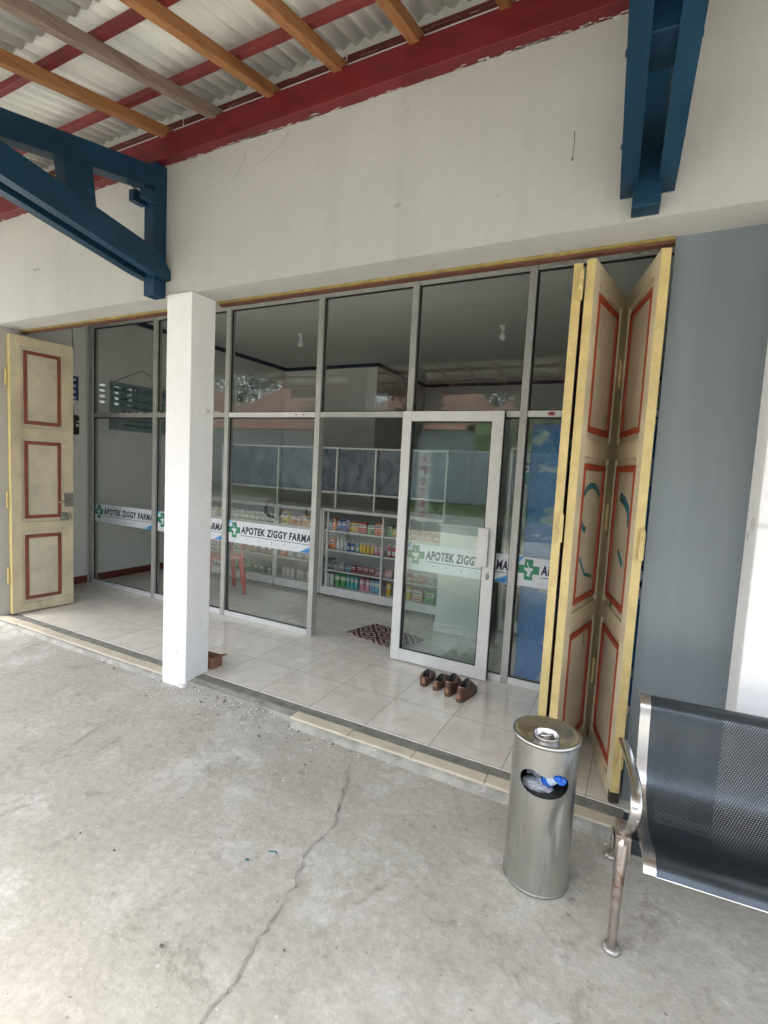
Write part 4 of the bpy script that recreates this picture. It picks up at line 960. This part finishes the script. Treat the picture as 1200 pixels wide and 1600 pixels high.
# clear screen standing on the counters
ps = thing('counter_screen', 'white framed clear screen with grey wrinkled plastic above the cabinets', 'counter screen', (-4.9, CY + .03, 1.112)); x_ = -4.9
fm = MB()
def S(x0, x1, z0, z1, y0=0, y1=.02): fm.box((x0 - x_, y0, z0 - 1.112), (x1 - x_, y1, z1 - 1.112))
xs = [-4.9, -3.975, -3.13, -2.625, -1.80]
for x in xs: S(x, x + .018, 1.113, 1.813)
S(-4.88, -1.80, 1.795, 1.812, .001, .019); S(-4.88, -1.80, 1.288, 1.306, .001, .019); fm.build('frame', 'alu_white', ps)
for i, (a, b) in enumerate(zip(xs[:-1], xs[1:])):
    random.seed(40 + i); mb = MB(); NX, NZ = 40, 26; vs = []
    ph = [random.uniform(0, 6) for _ in range(6)]
    for lay in (0, 1):
        for j in range(NZ + 1):
            for k in range(NX + 1):
                u, w = k / NX, j / NZ; e = math.sin(math.pi * u) ** .5 * math.sin(math.pi * w) ** .5 if 0 < u < 1 and 0 < w < 1 else 0
                yb = .035 + .016 * e * (math.sin(7 * u + 5 * w + ph[0]) + .7 * math.sin(13 * u - 9 * w + ph[1]) + .5 * math.sin(21 * w + 6 * u + ph[2])) * .6 + .02 * e
                vs.append((a + .019 - x_ + (b - a - .02) * u, yb + lay * .0015, 1.307 - 1.112 + .488 * w))
    Q = (NX + 1) * (NZ + 1); fs = []
    for j in range(NZ):
        for k in range(NX):
            s_ = j * (NX + 1) + k; fs += [[s_, s_ + 1, s_ + NX + 2, s_ + NX + 1], [Q + s_, Q + s_ + NX + 1, Q + s_ + NX + 2, Q + s_ + 1]]
    mb.add(vs, fs, 0, True); mb.build('plastic_sheet', 'film', ps)

# ---- medicines
_meshes = {}
def item_mesh(kind, col, w, h, d):
    key = (kind, col, round(w, 3), round(h, 3))
    if key in _meshes: return _meshes[key]
    cm = plain('pack_%02d%02d%02d' % tuple(int(c_ * 99) for c_ in col), col, .4); wh = plain('pack_white', (.62, .63, .60), .4); dk = plain('pack_dark_print', (.06, .05, .10), .5)
    mb = MB()
    if kind == 'box':
        mb.box((-w / 2, 0, 0), (w / 2, d, h), 0); mb.box((-w * .42, -.0008, h * .55), (w * .42, -.0001, h * .88), 1); mb.box((-w * .36, -.0008, h * .14), (w * .2, -.0001, h * .24), 2); mb.box((-w * .42, -.0012, h * .64), (w * .3, -.0009, h * .76), 2)
        mats = [cm, wh, dk]; nm = 'medicine_box'
    elif kind == 'bottle':
        r = w / 2; mb.rev([(r * .95, 0), (r, .004), (r, h * .62), (r * .85, h * .72), (r * .42, h * .80), (r * .42, h * .84)], (0, r, 0), 14, 0, True)
        mb.rev([(r * .5, h * .84), (r * .5, h), (r * .44, h + .001)], (0, r, 0), 12, 1, True); mb.rev([(r * 1.02, h * .15), (r * 1.02, h * .5)], (0, r, 0), 14, 2, True, None, False, False)
        mats = [cm, wh, wh if sum(col) < 1.2 else cm]; nm = 'medicine_bottle'
    elif kind == 'can':
        r = w / 2; mb.rev([(r * .9, 0), (r, .006), (r, h * .88), (r * .8, h * .95), (r * .8, h)], (0, r, 0), 16, 0, True); mb.rev([(r * 1.01, h * .55), (r * 1.01, h * .8)], (0, r, 0), 16, 1, True, None, False, False)
        mats = [cm, wh]; nm = 'tin'
    else:  # bag
        mb.add([(-w / 2, 0, 0), (w / 2, 0, 0), (w / 2, d, 0), (-w / 2, d, 0), (-w * .46, d * .35, h), (w * .46, d * .35, h), (w * .46, d * .42, h), (-w * .46, d * .42, h), (-w / 2, -d * .15, h * .4), (w / 2, -d * .15, h * .4), (w / 2, d * 1.1, h * .4), (-w / 2, d * 1.1, h * .4)],
               [(0, 3, 2, 1), (0, 1, 9, 8), (1, 2, 10, 9), (2, 3, 11, 10), (3, 0, 8, 11), (8, 9, 5, 4), (9, 10, 6, 5), (10, 11, 7, 6), (11, 8, 4, 7), (4, 5, 6, 7)], 0)
        mb.box((-w * .3, -d * .16, h * .35), (w * .3, -d * .13, h * .5), 1); mats = [cm, wh]; nm = 'snack_pouch'
    o_ = mb.build(nm, mats); me = o_.data; bpy.data.objects.remove(o_); _meshes[key] = (me, nm); return _meshes[key]
WORD = {'box': 'medicine box', 'bottle': 'bottle', 'can': 'tin', 'bag': 'pouch'}
def row(x0, x1, z, items, place, y=CY + .05, d=.06, depthrows=1):
    """items: (kind, colour word, colour, width, height, count)"""
    tot = sum(i[3] * i[5] for i in items); gap = max(.001, (x1 - x0 - tot) / max(1, sum(i[5] for i in items))); x = x0; seen = {}
    for kind, cw, col, w, h, cnt in items:
        for k in range(cnt):
            me, nm = item_mesh(kind, col, w, h, d)
            o_ = bpy.data.objects.new(nm, me); COL.objects.link(o_)
            o_.location = (x + w / 2 + random.uniform(-.2, .2) * gap, y + random.uniform(0, .03), z); o_.rotation_euler = (0, 0, random.uniform(-.12, .12)); x += w + gap
            lab = ' '.join(('%s %s %s' % (cw, WORD[kind], place)).split()[:16]); tag(o_, lab, WORD[kind], '%s %ss %s' % (cw, WORD[kind], place))
BLU, LBL, ORG, YEL, RED, GRN, DGR, WHT, PNK, LIL, TEA, BRN, PCH = (.03, .13, .42), (.16, .38, .60), (.75, .20, .03), (.72, .50, .04), (.55, .04, .05), (.10, .38, .12), (.03, .17, .08), (.60, .62, .60), (.60, .25, .33), (.35, .25, .50), (.08, .40, .42), (.25, .12, .06), (.62, .30, .20)
random.seed(31)
pl_ = 'on the %s shelf of the cabinet in the doorway'
S0, S1, S2, S3 = .2005, .4005, .6355, .8605
row(-3.23, -2.50, S3, [('box', 'light blue', LBL, .06, .13, 1), ('box', 'orange and blue', ORG, .05, .14, 1), ('box', 'blue', BLU, .055, .12, 2), ('box', 'lilac', LIL, .05, .14, 1), ('box', 'yellow', YEL, .045, .11, 2), ('box', 'red', RED, .05, .12, 2), ('box', 'green', GRN, .045, .11, 1), ('box', 'dark green', DGR, .05, .12, 1), ('box', 'tall orange', ORG, .085, .13, 1)], pl_ % 'top')
row(-2.44, -1.82, S3, [('box', 'green', GRN, .05, .12, 1), ('box', 'yellow', YEL, .05, .08, 1), ('box', 'tall white', WHT, .075, .16, 2), ('bag', 'peach', PCH, .08, .10, 4)], 'at the right end of the top cabinet shelf')
row(-3.23, -2.50, S2, [('box', 'red', RED, .045, .10, 1), ('box', 'orange', ORG, .055, .12, 1), ('bottle', 'white', WHT, .045, .12, 3), ('bottle', 'blue', BLU, .04, .12, 2), ('bottle', 'light blue', LBL, .04, .11, 1), ('bottle', 'white capped yellow', YEL, .042, .12, 4), ('box', 'pink', PNK, .04, .10, 2)], pl_ % 'second')
row(-2.44, -1.82, S2, [('bottle', 'red', RED, .045, .13, 5), ('bottle', 'pink', PNK, .045, .12, 4)], 'at the right end of the second cabinet shelf')
row(-3.23, -2.50, S1, [('bag', 'grey', (.30, .31, .30), .08, .09, 3), ('box', 'light blue', LBL, .06, .06, 1), ('box', 'dark red', (.30, .04, .06), .07, .07, 4), ('box', 'pink', PNK, .07, .05, 1)], pl_ % 'third')
row(-2.44, -1.82, S1, [('bag', 'pale pink', (.55, .35, .36), .09, .09, 2), ('bag', 'dark red', (.30, .04, .06), .08, .08, 2), ('box', 'grey', (.30, .31, .30), .07, .05, 1)], 'at the right end of the third cabinet shelf')
row(-3.23, -2.50, S0, [('can', 'white', WHT, .05, .14, 2), ('can', 'green', GRN, .07, .15, 2), ('can', 'white and teal', TEA, .045, .15, 3), ('can', 'pink', PNK, .06, .14, 2), ('can', 'light blue', LBL, .06, .14, 2)], 'on the bottom of the long cabinet seen through the doorway')
row(-2.44, -1.82, S0, [('can', 'yellow', YEL, .06, .14, 4), ('box', 'orange', PCH, .11, .12, 1), ('box', 'green', GRN, .11, .12, 1)], 'at the right end of the cabinet bottom')
row(-3.90, -3.31, S3, [('box', 'yellow', YEL, .10, .16, 1), ('box', 'small orange', ORG, .05, .09, 2), ('box', 'orange yellow', (.75, .36, .04), .12, .13, 1), ('box', 'low yellow', YEL, .10, .07, 1)], 'on the top shelf of the middle cabinet')
row(-3.90, -3.31, .4605, [('box', 'orange', ORG, .07, .08, 1), ('bag', 'grey white', (.40, .42, .40), .08, .10, 4)], 'on the second shelf of the middle cabinet')
row(-3.90, -3.31, S0, [('can', 'white and brown', (.52, .48, .40), .055, .13, 8)], 'on the bottom of the middle cabinet')
row(-5.2, -4.72, S3, [('bag', 'pale peach', (.60, .45, .35), .10, .12, 3), ('box', 'white', WHT, .06, .14, 2)], 'on the top shelf of the left cabinet')
row(-4.70, -4.0, S3, [('bottle', 'green and white', (.20, .42, .25), .032, .12, 8), ('bottle', 'dark green', DGR, .035, .11, 8)], 'on the top shelf of the left cabinet')
row(-5.2, -4.0, .4605, [('bottle', 'white', WHT, .045, .16, 9), ('bag', 'orange', (.55, .20, .08), .09, .18, 2), ('bag', 'brown', BRN, .09, .16, 3)], 'on the second shelf of the left cabinet')
row(-5.2, -4.0, S0, [('bottle', 'brown', BRN, .05, .14, 5), ('bag', 'green', GRN, .08, .14, 4), ('bag', 'dark green', DGR, .09, .16, 3)], 'on the bottom of the left cabinet')

# white counter and tall cabinet further right
ct = thing('counter', 'white painted service counter seen through the sliding door', 'counter', (-1.66, 4.42, FZ))
bx('panel', paint('pale_green_white_laminate', (.66, .71, .69), .25, .04, bumps=0), ct, (0, 0, .01), (.50, .45, 1.02), .004); bx('worktop', 'alu_white', ct, (-.01, -.02, 1.021), (.51, .46, 1.05), .004); bx('kick_board', 'alu_white', ct, (-.012, -.012, .01), (.512, -.0005, .09), .002)
cabinet('tall white glass cabinet behind the narrow pane beside the blue sheet', -1.10, -.45, 4.62, .4, 1.86, .14, .24, [.55, .88, 1.22, 1.52], [], 'tall cabinet', False)
row(-1.05, -.50, 1.5205, [('box', 'teal', (.02, .22, .24), .12, .20, 4)], 'on the top shelf of the tall cabinet', 4.67)
row(-1.05, -.50, 1.2205, [('bottle', 'tall white', WHT, .05, .22, 7)], 'on the third shelf of the tall cabinet', 4.67)
row(-1.05, -.50, .8805, [('bottle', 'pale green', (.35, .50, .42), .055, .24, 6)], 'on the second shelf of the tall cabinet', 4.67)
row(-1.05, -.50, .2405, [('box', 'tall pale', (.50, .52, .50), .10, .24, 5)], 'on the bottom of the tall cabinet', 4.67)
bs = MB(); NX, NZ = 60, 60; vs = []
for lay in (0, 1):
    for j in range(NZ + 1):
        for k in range(NX + 1):
            u, w = k / NX, j / NZ; vs.append((-.735 + 1.80 * u, GY + .05 + .006 * math.sin(31 * u + 9 * w) * math.sin(17 * w + 3 * u) + lay * .004, FZ + .02 + 1.885 * w))
Q = (NX + 1) * (NZ + 1); fs = []
for j in range(NZ):
    for k in range(NX):
        s_ = j * (NX + 1) + k; fs += [[s_, s_ + 1, s_ + NX + 2, s_ + NX + 1], [Q + s_, Q + s_ + NX + 1, Q + s_ + NX + 2, Q + s_ + 1]]
bs.add(vs, fs, 0, True); tag(bs.build('window_covering', 'bluesheet'), 'blue wrinkled wrapping sheet with cloud pattern covering the right window bays', 'window covering')
pc = thing('notice_card', 'white card with yellow top edge behind the folding door', 'notice', (-.20, GY + .012, .30)); bx('card', 'whitepl', pc, (-.14, 0, 0), (.02, .003, .30)); bx('header', plain('yellow_print', (.75, .55, .03), .5), pc, (-.14, 0, .3005), (.02, .003, .325))

# red plastic chair
rc = thing('plastic_chair', 'red plastic chair inside behind the middle pillar', 'chair', (-4.30, 4.27, FZ), math.radians(150))
mb = MB(); mb.box((-.20, -.20, .42), (.20, .20, .45), 0, None, .01); mb.build('seat', 'redpl', rc, bev=0)
mb = MB()
for i in range(6):
    xx = -.17 + .068 * i; mb.tube([(xx, .20, .45), (xx * 1.05, .235, .62), (xx * 1.05, .27, .80)], .021, 6)
mb.tube([(-.20, .19, .44), (-.215, .235, .62), (-.20, .275, .80), (-.12, .285, .83), (.12, .285, .83), (.20, .275, .80), (.215, .235, .62), (.20, .19, .44)], .018, 8); mb.build('backrest', 'redpl', rc)
for sx_ in (-1, 1):
    for sy_ in (-1, 1):
        mb = MB(); mb.tube([(sx_ * .18, sy_ * .18, .42), (sx_ * .215, sy_ * .22, .0)], [.034, .024], 8); mb.build('leg', 'redpl', rc)
    mb = MB(); mb.tube([(sx_ * .20, -.18, .44), (sx_ * .235, -.17, .62), (sx_ * .235, .05, .65), (sx_ * .21, .25, .66)], .016, 8); mb.build('armrest', 'redpl', rc)
# wall fan
wf = thing('wall_fan', 'grey wall mounted fan high on the left interior wall', 'fan', (LX + .002, 6.05, 2.62), math.radians(0))
mb = MB(); mb.box((0, -.05, -.08), (.04, .05, .08), 0, None, .01); mb.tube([(.04, 0, 0), (.14, 0, .05), (.20, 0, .10)], .02, 8); mb.build('bracket', plain('grey_fan_plastic', (.26, .29, .28), .4), wf)
Xf = Matrix.Translation((.26, 0, .14)) @ Matrix.Rotation(math.radians(70), 4, 'Y') @ Matrix.Rotation(math.radians(-20), 4, 'X')
mb = MB(); mb.rev([(.06, -.12), (.07, -.02), (.05, 0)], (0, 0, 0), 16, 0, True, Xf); mb.build('motor', plain('grey_fan_plastic', (.26, .29, .28), .4), wf)
mb = MB()
for i in range(44):
    a = 2 * math.pi * i / 44; c_, s_ = math.cos(a), math.sin(a)
    mb.tube([(.04 * c_, .04 * s_, .075), (.14 * c_, .14 * s_, .072), (.20 * c_, .20 * s_, .04), (.205 * c_, .205 * s_, .0), (.15 * c_, .15 * s_, -.03)], .0030, 4, 0, Xf)
mb.tube([(.206 * math.cos(i * math.pi / 18), .206 * math.sin(i * math.pi / 18), .015) for i in range(37)], .006, 6, 0, Xf); mb.rev([(.045, .07), (.045, .08), (.03, .083)], (0, 0, 0), 16, 0, True, Xf); mb.build('grille', plain('grey_fan_plastic', (.26, .29, .28), .4), wf)
for i in range(3):
    mb = MB(); Xr = Xf @ Matrix.Rotation(2 * math.pi * i / 3, 4, 'Z'); mb.add([(.02, -.02, .01), (.17, -.07, .0), (.185, .02, .02), (.14, .06, .035), (.02, .02, .02), (.02, -.02, .013), (.17, -.07, .003), (.185, .02, .023), (.14, .06, .038), (.02, .02, .023)], [(0, 4, 3, 2, 1), (5, 6, 7, 8, 9), (0, 1, 6, 5), (1, 2, 7, 6), (2, 3, 8, 7), (3, 4, 9, 8), (4, 0, 5, 9)], 0, False, Xr); mb.build('blade', plain('grey_fan_blade', (.30, .34, .33), .3), wf)
# bulbs
for lab, (x, y) in (('white bulb lamp on the ceiling left of the doorway', (-4.10, 5.37)), ('white bulb lamp on the ceiling above the sliding door', (-1.555, 5.75))):
    lt = thing('ceiling_lamp', lab, 'ceiling lamp', (x, y, 3.28), 0, 'bulb lamps on the shop ceiling')
    mb = MB(); mb.rev([(.045, -.001), (.045, -.012), (.025, -.03), (.022, -.06)], (0, 0, 0), 18); mb.build('fitting', 'whitepl', lt); mb = MB(); mb.rev([(.018, -.061), (.025, -.075), (.040, -.11), (.042, -.135), (.03, -.16), (.0, -.168)], (0, 0, 0), 18, 0, True, None, True, False); mb.build('bulb', 'bulb', lt)
# porch lamp fitting at the upper left
lt = thing('wall_lamp', 'small white round lamp fitting high on the left side wall of the porch', 'lamp fitting', (LX + .001, 3.30, 3.02)); mb = MB(); mb.rev([(.05, 0), (.05, .02), (.03, .035)], (0, 0, 0), 18, 0, True, Matrix.Rotation(math.radians(90), 4, 'Y')); mb.build('base', 'whitepl', lt); mb = MB(); mb.rev([(.03, 0), (.045, .03), (.045, .06), (.02, .08)], (.07, 0, -.03), 16); mb.build('bulb', 'bulb', lt)
# hanging sign on the left interior wall
hg = thing('hanging_sign', 'grey name board hung on a string on the left interior wall', 'sign', (LX + .012, 4.30, 1.90))
bx('board', plain('grey_green_board', (.22, .30, .31), .4), hg, (0, -.42, 0), (.012, .42, .58), .003)
Xs = Matrix.Translation((.0125, .42, 0)) @ Matrix.Rotation(math.radians(-90), 4, 'Z') @ Matrix.Rotation(math.radians(90), 4, 'X')
# local x runs along -Y so that the text reads from +X; mirror start at the near edge
Xs = Matrix.Translation((.0125, -.40, 0)) @ Matrix.Rotation(math.radians(90), 4, 'Z') @ Matrix.Rotation(math.radians(90), 4, 'X')
ink = plain('dark_sign_ink', (.03, .06, .07), .5)
text_mesh('lettering', 'APOTEK ZIGGY FARMA', .66, .055, ink, hg, Xs @ Matrix.Translation((.12, .48, 0)), .001, 0, .01)
mb = MB(); random.seed(8)
for k, (z, x0, x1, h) in enumerate(((.37, .10, .74, .022), (.285, .2, .62, .018), (.225, .14, .70, .018), (.12, .22, .60, .018), (.055, .16, .70, .024))):
    x = x0
    while x < x1:
        w = random.uniform(.010, .02); mb.box((x, z, .0001), (x + w, z + h * random.choice((1, 1, 1.35)), .001), 0, Xs); x += w + (.004 if random.random() < .82 else .022)
mb.box((.045, .475, .0001), (.065, .535, .001), 0, Xs); mb.box((.0252, .495, .0001), (.0448, .515, .001), 0, Xs); mb.box((.0652, .495, .0001), (.085, .515, .001), 0, Xs)
mb.build('small_print', ink, hg); mb = MB(); mb.tube([(.008, -.36, .58), (.004, .02, .78), (.008, .38, .58)], .004, 5); mb.build('string', 'black', hg)
# white box on a ledge at the back
tag(bx('white_carton', plain('bluish_white_card', (.55, .62, .68), .5), None, (-3.86, 7.05, 2.5), (-3.66, 7.25, 2.78), .004), 'bluish white carton fixed high beside the back recess', 'carton')

# ================================================================= ACROSS THE STREET (behind the camera, seen in the glass)
struct(bx('road', 'asphalt', None, (-60, -10.5, -.02), (50, -5.2, .006)))
gv = MB(); random.seed(17)
gv.box((-60, -16.9, -.02), (50, -10.6, .03))
for i in range(5000):
    x = random.uniform(-26, 8); y = random.uniform(-16.8, -10.7); h = random.uniform(.05, .16); a = random.uniform(0, 3.14); w = .03
    gv.add([(x - w * math.cos(a), y - w * math.sin(a), .03), (x + w * math.cos(a), y + w * math.sin(a), .03), (x + random.uniform(-.04, .04), y + random.uniform(-.04, .04), .03 + h)], [(0, 1, 2)])
stuff(gv.build('grass', 'grassm'), 'green grass verge across the road', 'grass')
bw = thing('boundary_wall', 'pale grey street wall across the road', 'wall', (-8, -17.1, 0)); bx('panel', 'outwall', bw, (-24, 0, 0), (22, .2, 2.6)); bx('coping', 'alu_white', bw, (-24, -.03, 2.601), (22, .23, 2.68), .01)
for k in range(12): bx('pier', 'outwall', bw, (-24 + 4 * k, .2005, 0), (-23.6 + 4 * k, .26, 2.6))
def house(label, x, y, w, d, h, rh, wm, rm='rooftile', wins=3):
    t = thing('house', label, 'house', (x, y, 0), 0); bx('wall', wm, t, (-w / 2, -d, 0), (w / 2, 0, h))
    mb = MB(); o = .6
    vs = [(-w / 2 - o, o, h), (w / 2 + o, o, h), (w / 2 + o, -d - o, h), (-w / 2 - o, -d - o, h), (-w / 2 + d * .35, -d / 2, h + rh), (w / 2 - d * .35, -d / 2, h + rh)]
    mb.add(vs, [(0, 1, 5, 4), (1, 2, 5), (2, 3, 4, 5), (3, 0, 4), (3, 2, 1, 0)]); mb.build('roof', rm, t)
    for k in range(wins):
        xx = -w / 2 + w * (k + .5) / wins; wnd = bx('window', 'whitepl', t, (xx - .55, .001, 1.0), (xx + .55, .05, 2.2)); o_ = bx('pane', plain('dark_window_glass', (.03, .04, .05), .1), wnd, (xx - .48, .0505, 1.07), (xx + .48, .055, 2.13))
    return t
house('house with red tiled roof across the street, far left', -23, -20, 12, 9, 3.9, 3.6, 'outwall')
house('large house with red tiled roof added to close the gap of reflected sky', -36, -20, 12, 9, 4.0, 3.6, 'outwall')  # extra house, added where bare sky was mirrored behind the fan
house('smaller house with red tiled roof across the street', -12.5, -20.5, 9.5, 8, 4.0, 3.4, 'outwall')
hs_ = house('green shop house with long sign across the street', -4.0, -20, 9, 8, 4.2, 3.0, 'greenwall')
sgn = bx('fascia_board', plain('green_fascia', (.28, .40, .14), .6), hs_, (-4.3, .62, 3.7), (4.3, .70, 4.6))
bx('fascia_stripe', plain('faded_red_print', (.45, .12, .08), .6), sgn, (-2.2, .7005, 4.05), (1.6, .705, 4.25))
house('wide house with red tiled roof at the street corner, right', 6.5, -20, 9, 8, 4.0, 3.4, 'greenwall')
def tree(label, x, y, h, cr, seed):
    random.seed(seed); t = thing('street_tree', label, 'tree', (x, y, 0), 0, 'trees added behind the houses to cover reflected sky' if y < -25 else 'trees across the street'); mb = MB(); th = h * .45
    mb.tube([(0, 0, 0), (.05, .02, th * .5), (0, .08, th), (.1, 0, h * .75)], [.20, .16, .13, .05], 8); cl = []
    for k in range(7):
        a = random.uniform(0, 6.28); rr_ = cr * random.uniform(.4, .8); e = (rr_ * math.cos(a), rr_ * math.sin(a), th + random.uniform(.2, 1) * (h - th)); cl.append(e); mb.tube([(0, .05, th * random.uniform(.7, 1.1)), (e[0] * .5, e[1] * .5, (th + e[2]) / 2), e], [.08, .05, .02], 6)
    mb.build('trunk', 'trunk', t); lf = MB(); cl.append((0, 0, h * .85))
    for k in range(2600):
        c = random.choice(cl); r = cr * .42 * random.random() ** .4; a, b = random.uniform(0, 6.28), math.acos(random.uniform(-1, 1)); px, py, pz = c[0] + r * math.sin(b) * math.cos(a), c[1] + r * math.sin(b) * math.sin(a), c[2] + r * math.cos(b) * .75
        u = Vector((random.gauss(0, 1), random.gauss(0, 1), random.gauss(0, 1))).normalized() * .13; v_ = Vector((random.gauss(0, 1), random.gauss(0, 1), random.gauss(0, 1))).normalized() * .10; P_ = Vector((px, py, pz))
        lf.add([P_ - u, P_ + v_, P_ + u, P_ - v_], [(0, 1, 2, 3)])
    lf.build('crown', 'leaf', t); return t
tree('tall leafy tree across the street behind the wall', -11.5, -18.6, 7.5, 2.6, 1); tree('leafy tree beside the green shop house', -3.2, -15.6, 6.0, 2.2, 2); tree('round crowned tree at the far left across the street', -17.5, -18.8, 6.5, 2.2, 3); tree('leafy tree behind the corner house', 3.5, -18.4, 8, 3, 4)
for k in range(13): tree('broad leafy tree added behind the houses to cover reflected sky', -50 + 5.2 * k + (k % 3) * .6, -30, 10.5 + (k * 7 % 4) * .6, 4.2, 20 + k)  # unseen tree row added as a backdrop hiding bright sky in the glass
# roadside standing sign, and a parked motorcycle
ss = thing('roadside_sign', 'narrow white upright sign with red letters at the roadside', 'sign', (-5.10, -4.92, 0)); bx('board', 'whitepl', ss, (-.17, -.03, .25), (.17, .03, 2.10), .005); bx('post', 'steel', ss, (-.03, -.028, 0), (.03, .028, .249))
rdm = plain('sign_red', (.50, .02, .06), .5)
for k, ch in enumerate('APOTEK'):
    X_ = Matrix.Translation((.085, .0305, 1.80 - .29 * k)) @ Matrix.Rotation(math.pi, 4, 'Z') @ Matrix.Rotation(math.radians(90), 4, 'X'); text_mesh('letter', ch, .17, .2, rdm, ss, X_, .001, 0, .02)
mc = thing('motorcycle', 'black parked motorcycle on the yard towards the road', 'motorcycle', (-8.8, -4.2, 0), math.radians(75))
for yy in (-.62, .62):
    mb = MB(); Xw = Matrix.Translation((0, yy, .28)) @ Matrix.Rotation(math.radians(90), 4, 'Y'); P_ = [(.28, -.03), (.285, 0), (.28, .03), (.22, .035), (.22, -.035), (.28, -.03)]; mb.rev(P_, (0, 0, 0), 28, 0, True, Xw, False, False)
    for k in range(6):
        a = k * math.pi / 3; mb.tube([(0, 0, 0), (.225 * math.cos(a), .225 * math.sin(a), 0)], .012, 5, 0, Xw)
    mb.build('wheel', 'black', mc)
mb = MB(); mb.prism([(-.75, .62), (-.55, .45), (-.2, .35), (.15, .38), (.2, .62), (.1, .7), (-.3, .74), (-.7, .76)], 'x', -.11, .11); mb.prism([(.2, .35), (.42, .45), (.5, .85), (.42, .98), (.34, .8), (.2, .5)], 'x', -.16, .16); mb.build('body', 'black', mc, bev=.02)
mb = MB(); mb.prism([(-.72, .765), (.08, .705), (.1, .75), (-.3, .80), (-.72, .84)], 'x', -.12, .12); mb.build('seat', 'dark', mc, bev=.01)
mb = MB(); mb.tube([(-.33, .32, 1.02), (-.12, .42, 1.0), (.12, .42, 1.0), (.33, .32, 1.02)], .015, 6); mb.tube([(0, .44, .95), (0, .6, .3)], .03, 6); mb.build('handlebar', 'black', mc)
for sx_ in (-1, 1): mb = MB(); mb.tube([(sx_ * .22, .38, 1.02), (sx_ * .27, .36, 1.16)], .006, 5); mb.rev([(.05, 0), (.05, .012)], (sx_ * .28, .36, 1.19), 12, 0, True); mb.build('mirror', 'black', mc)
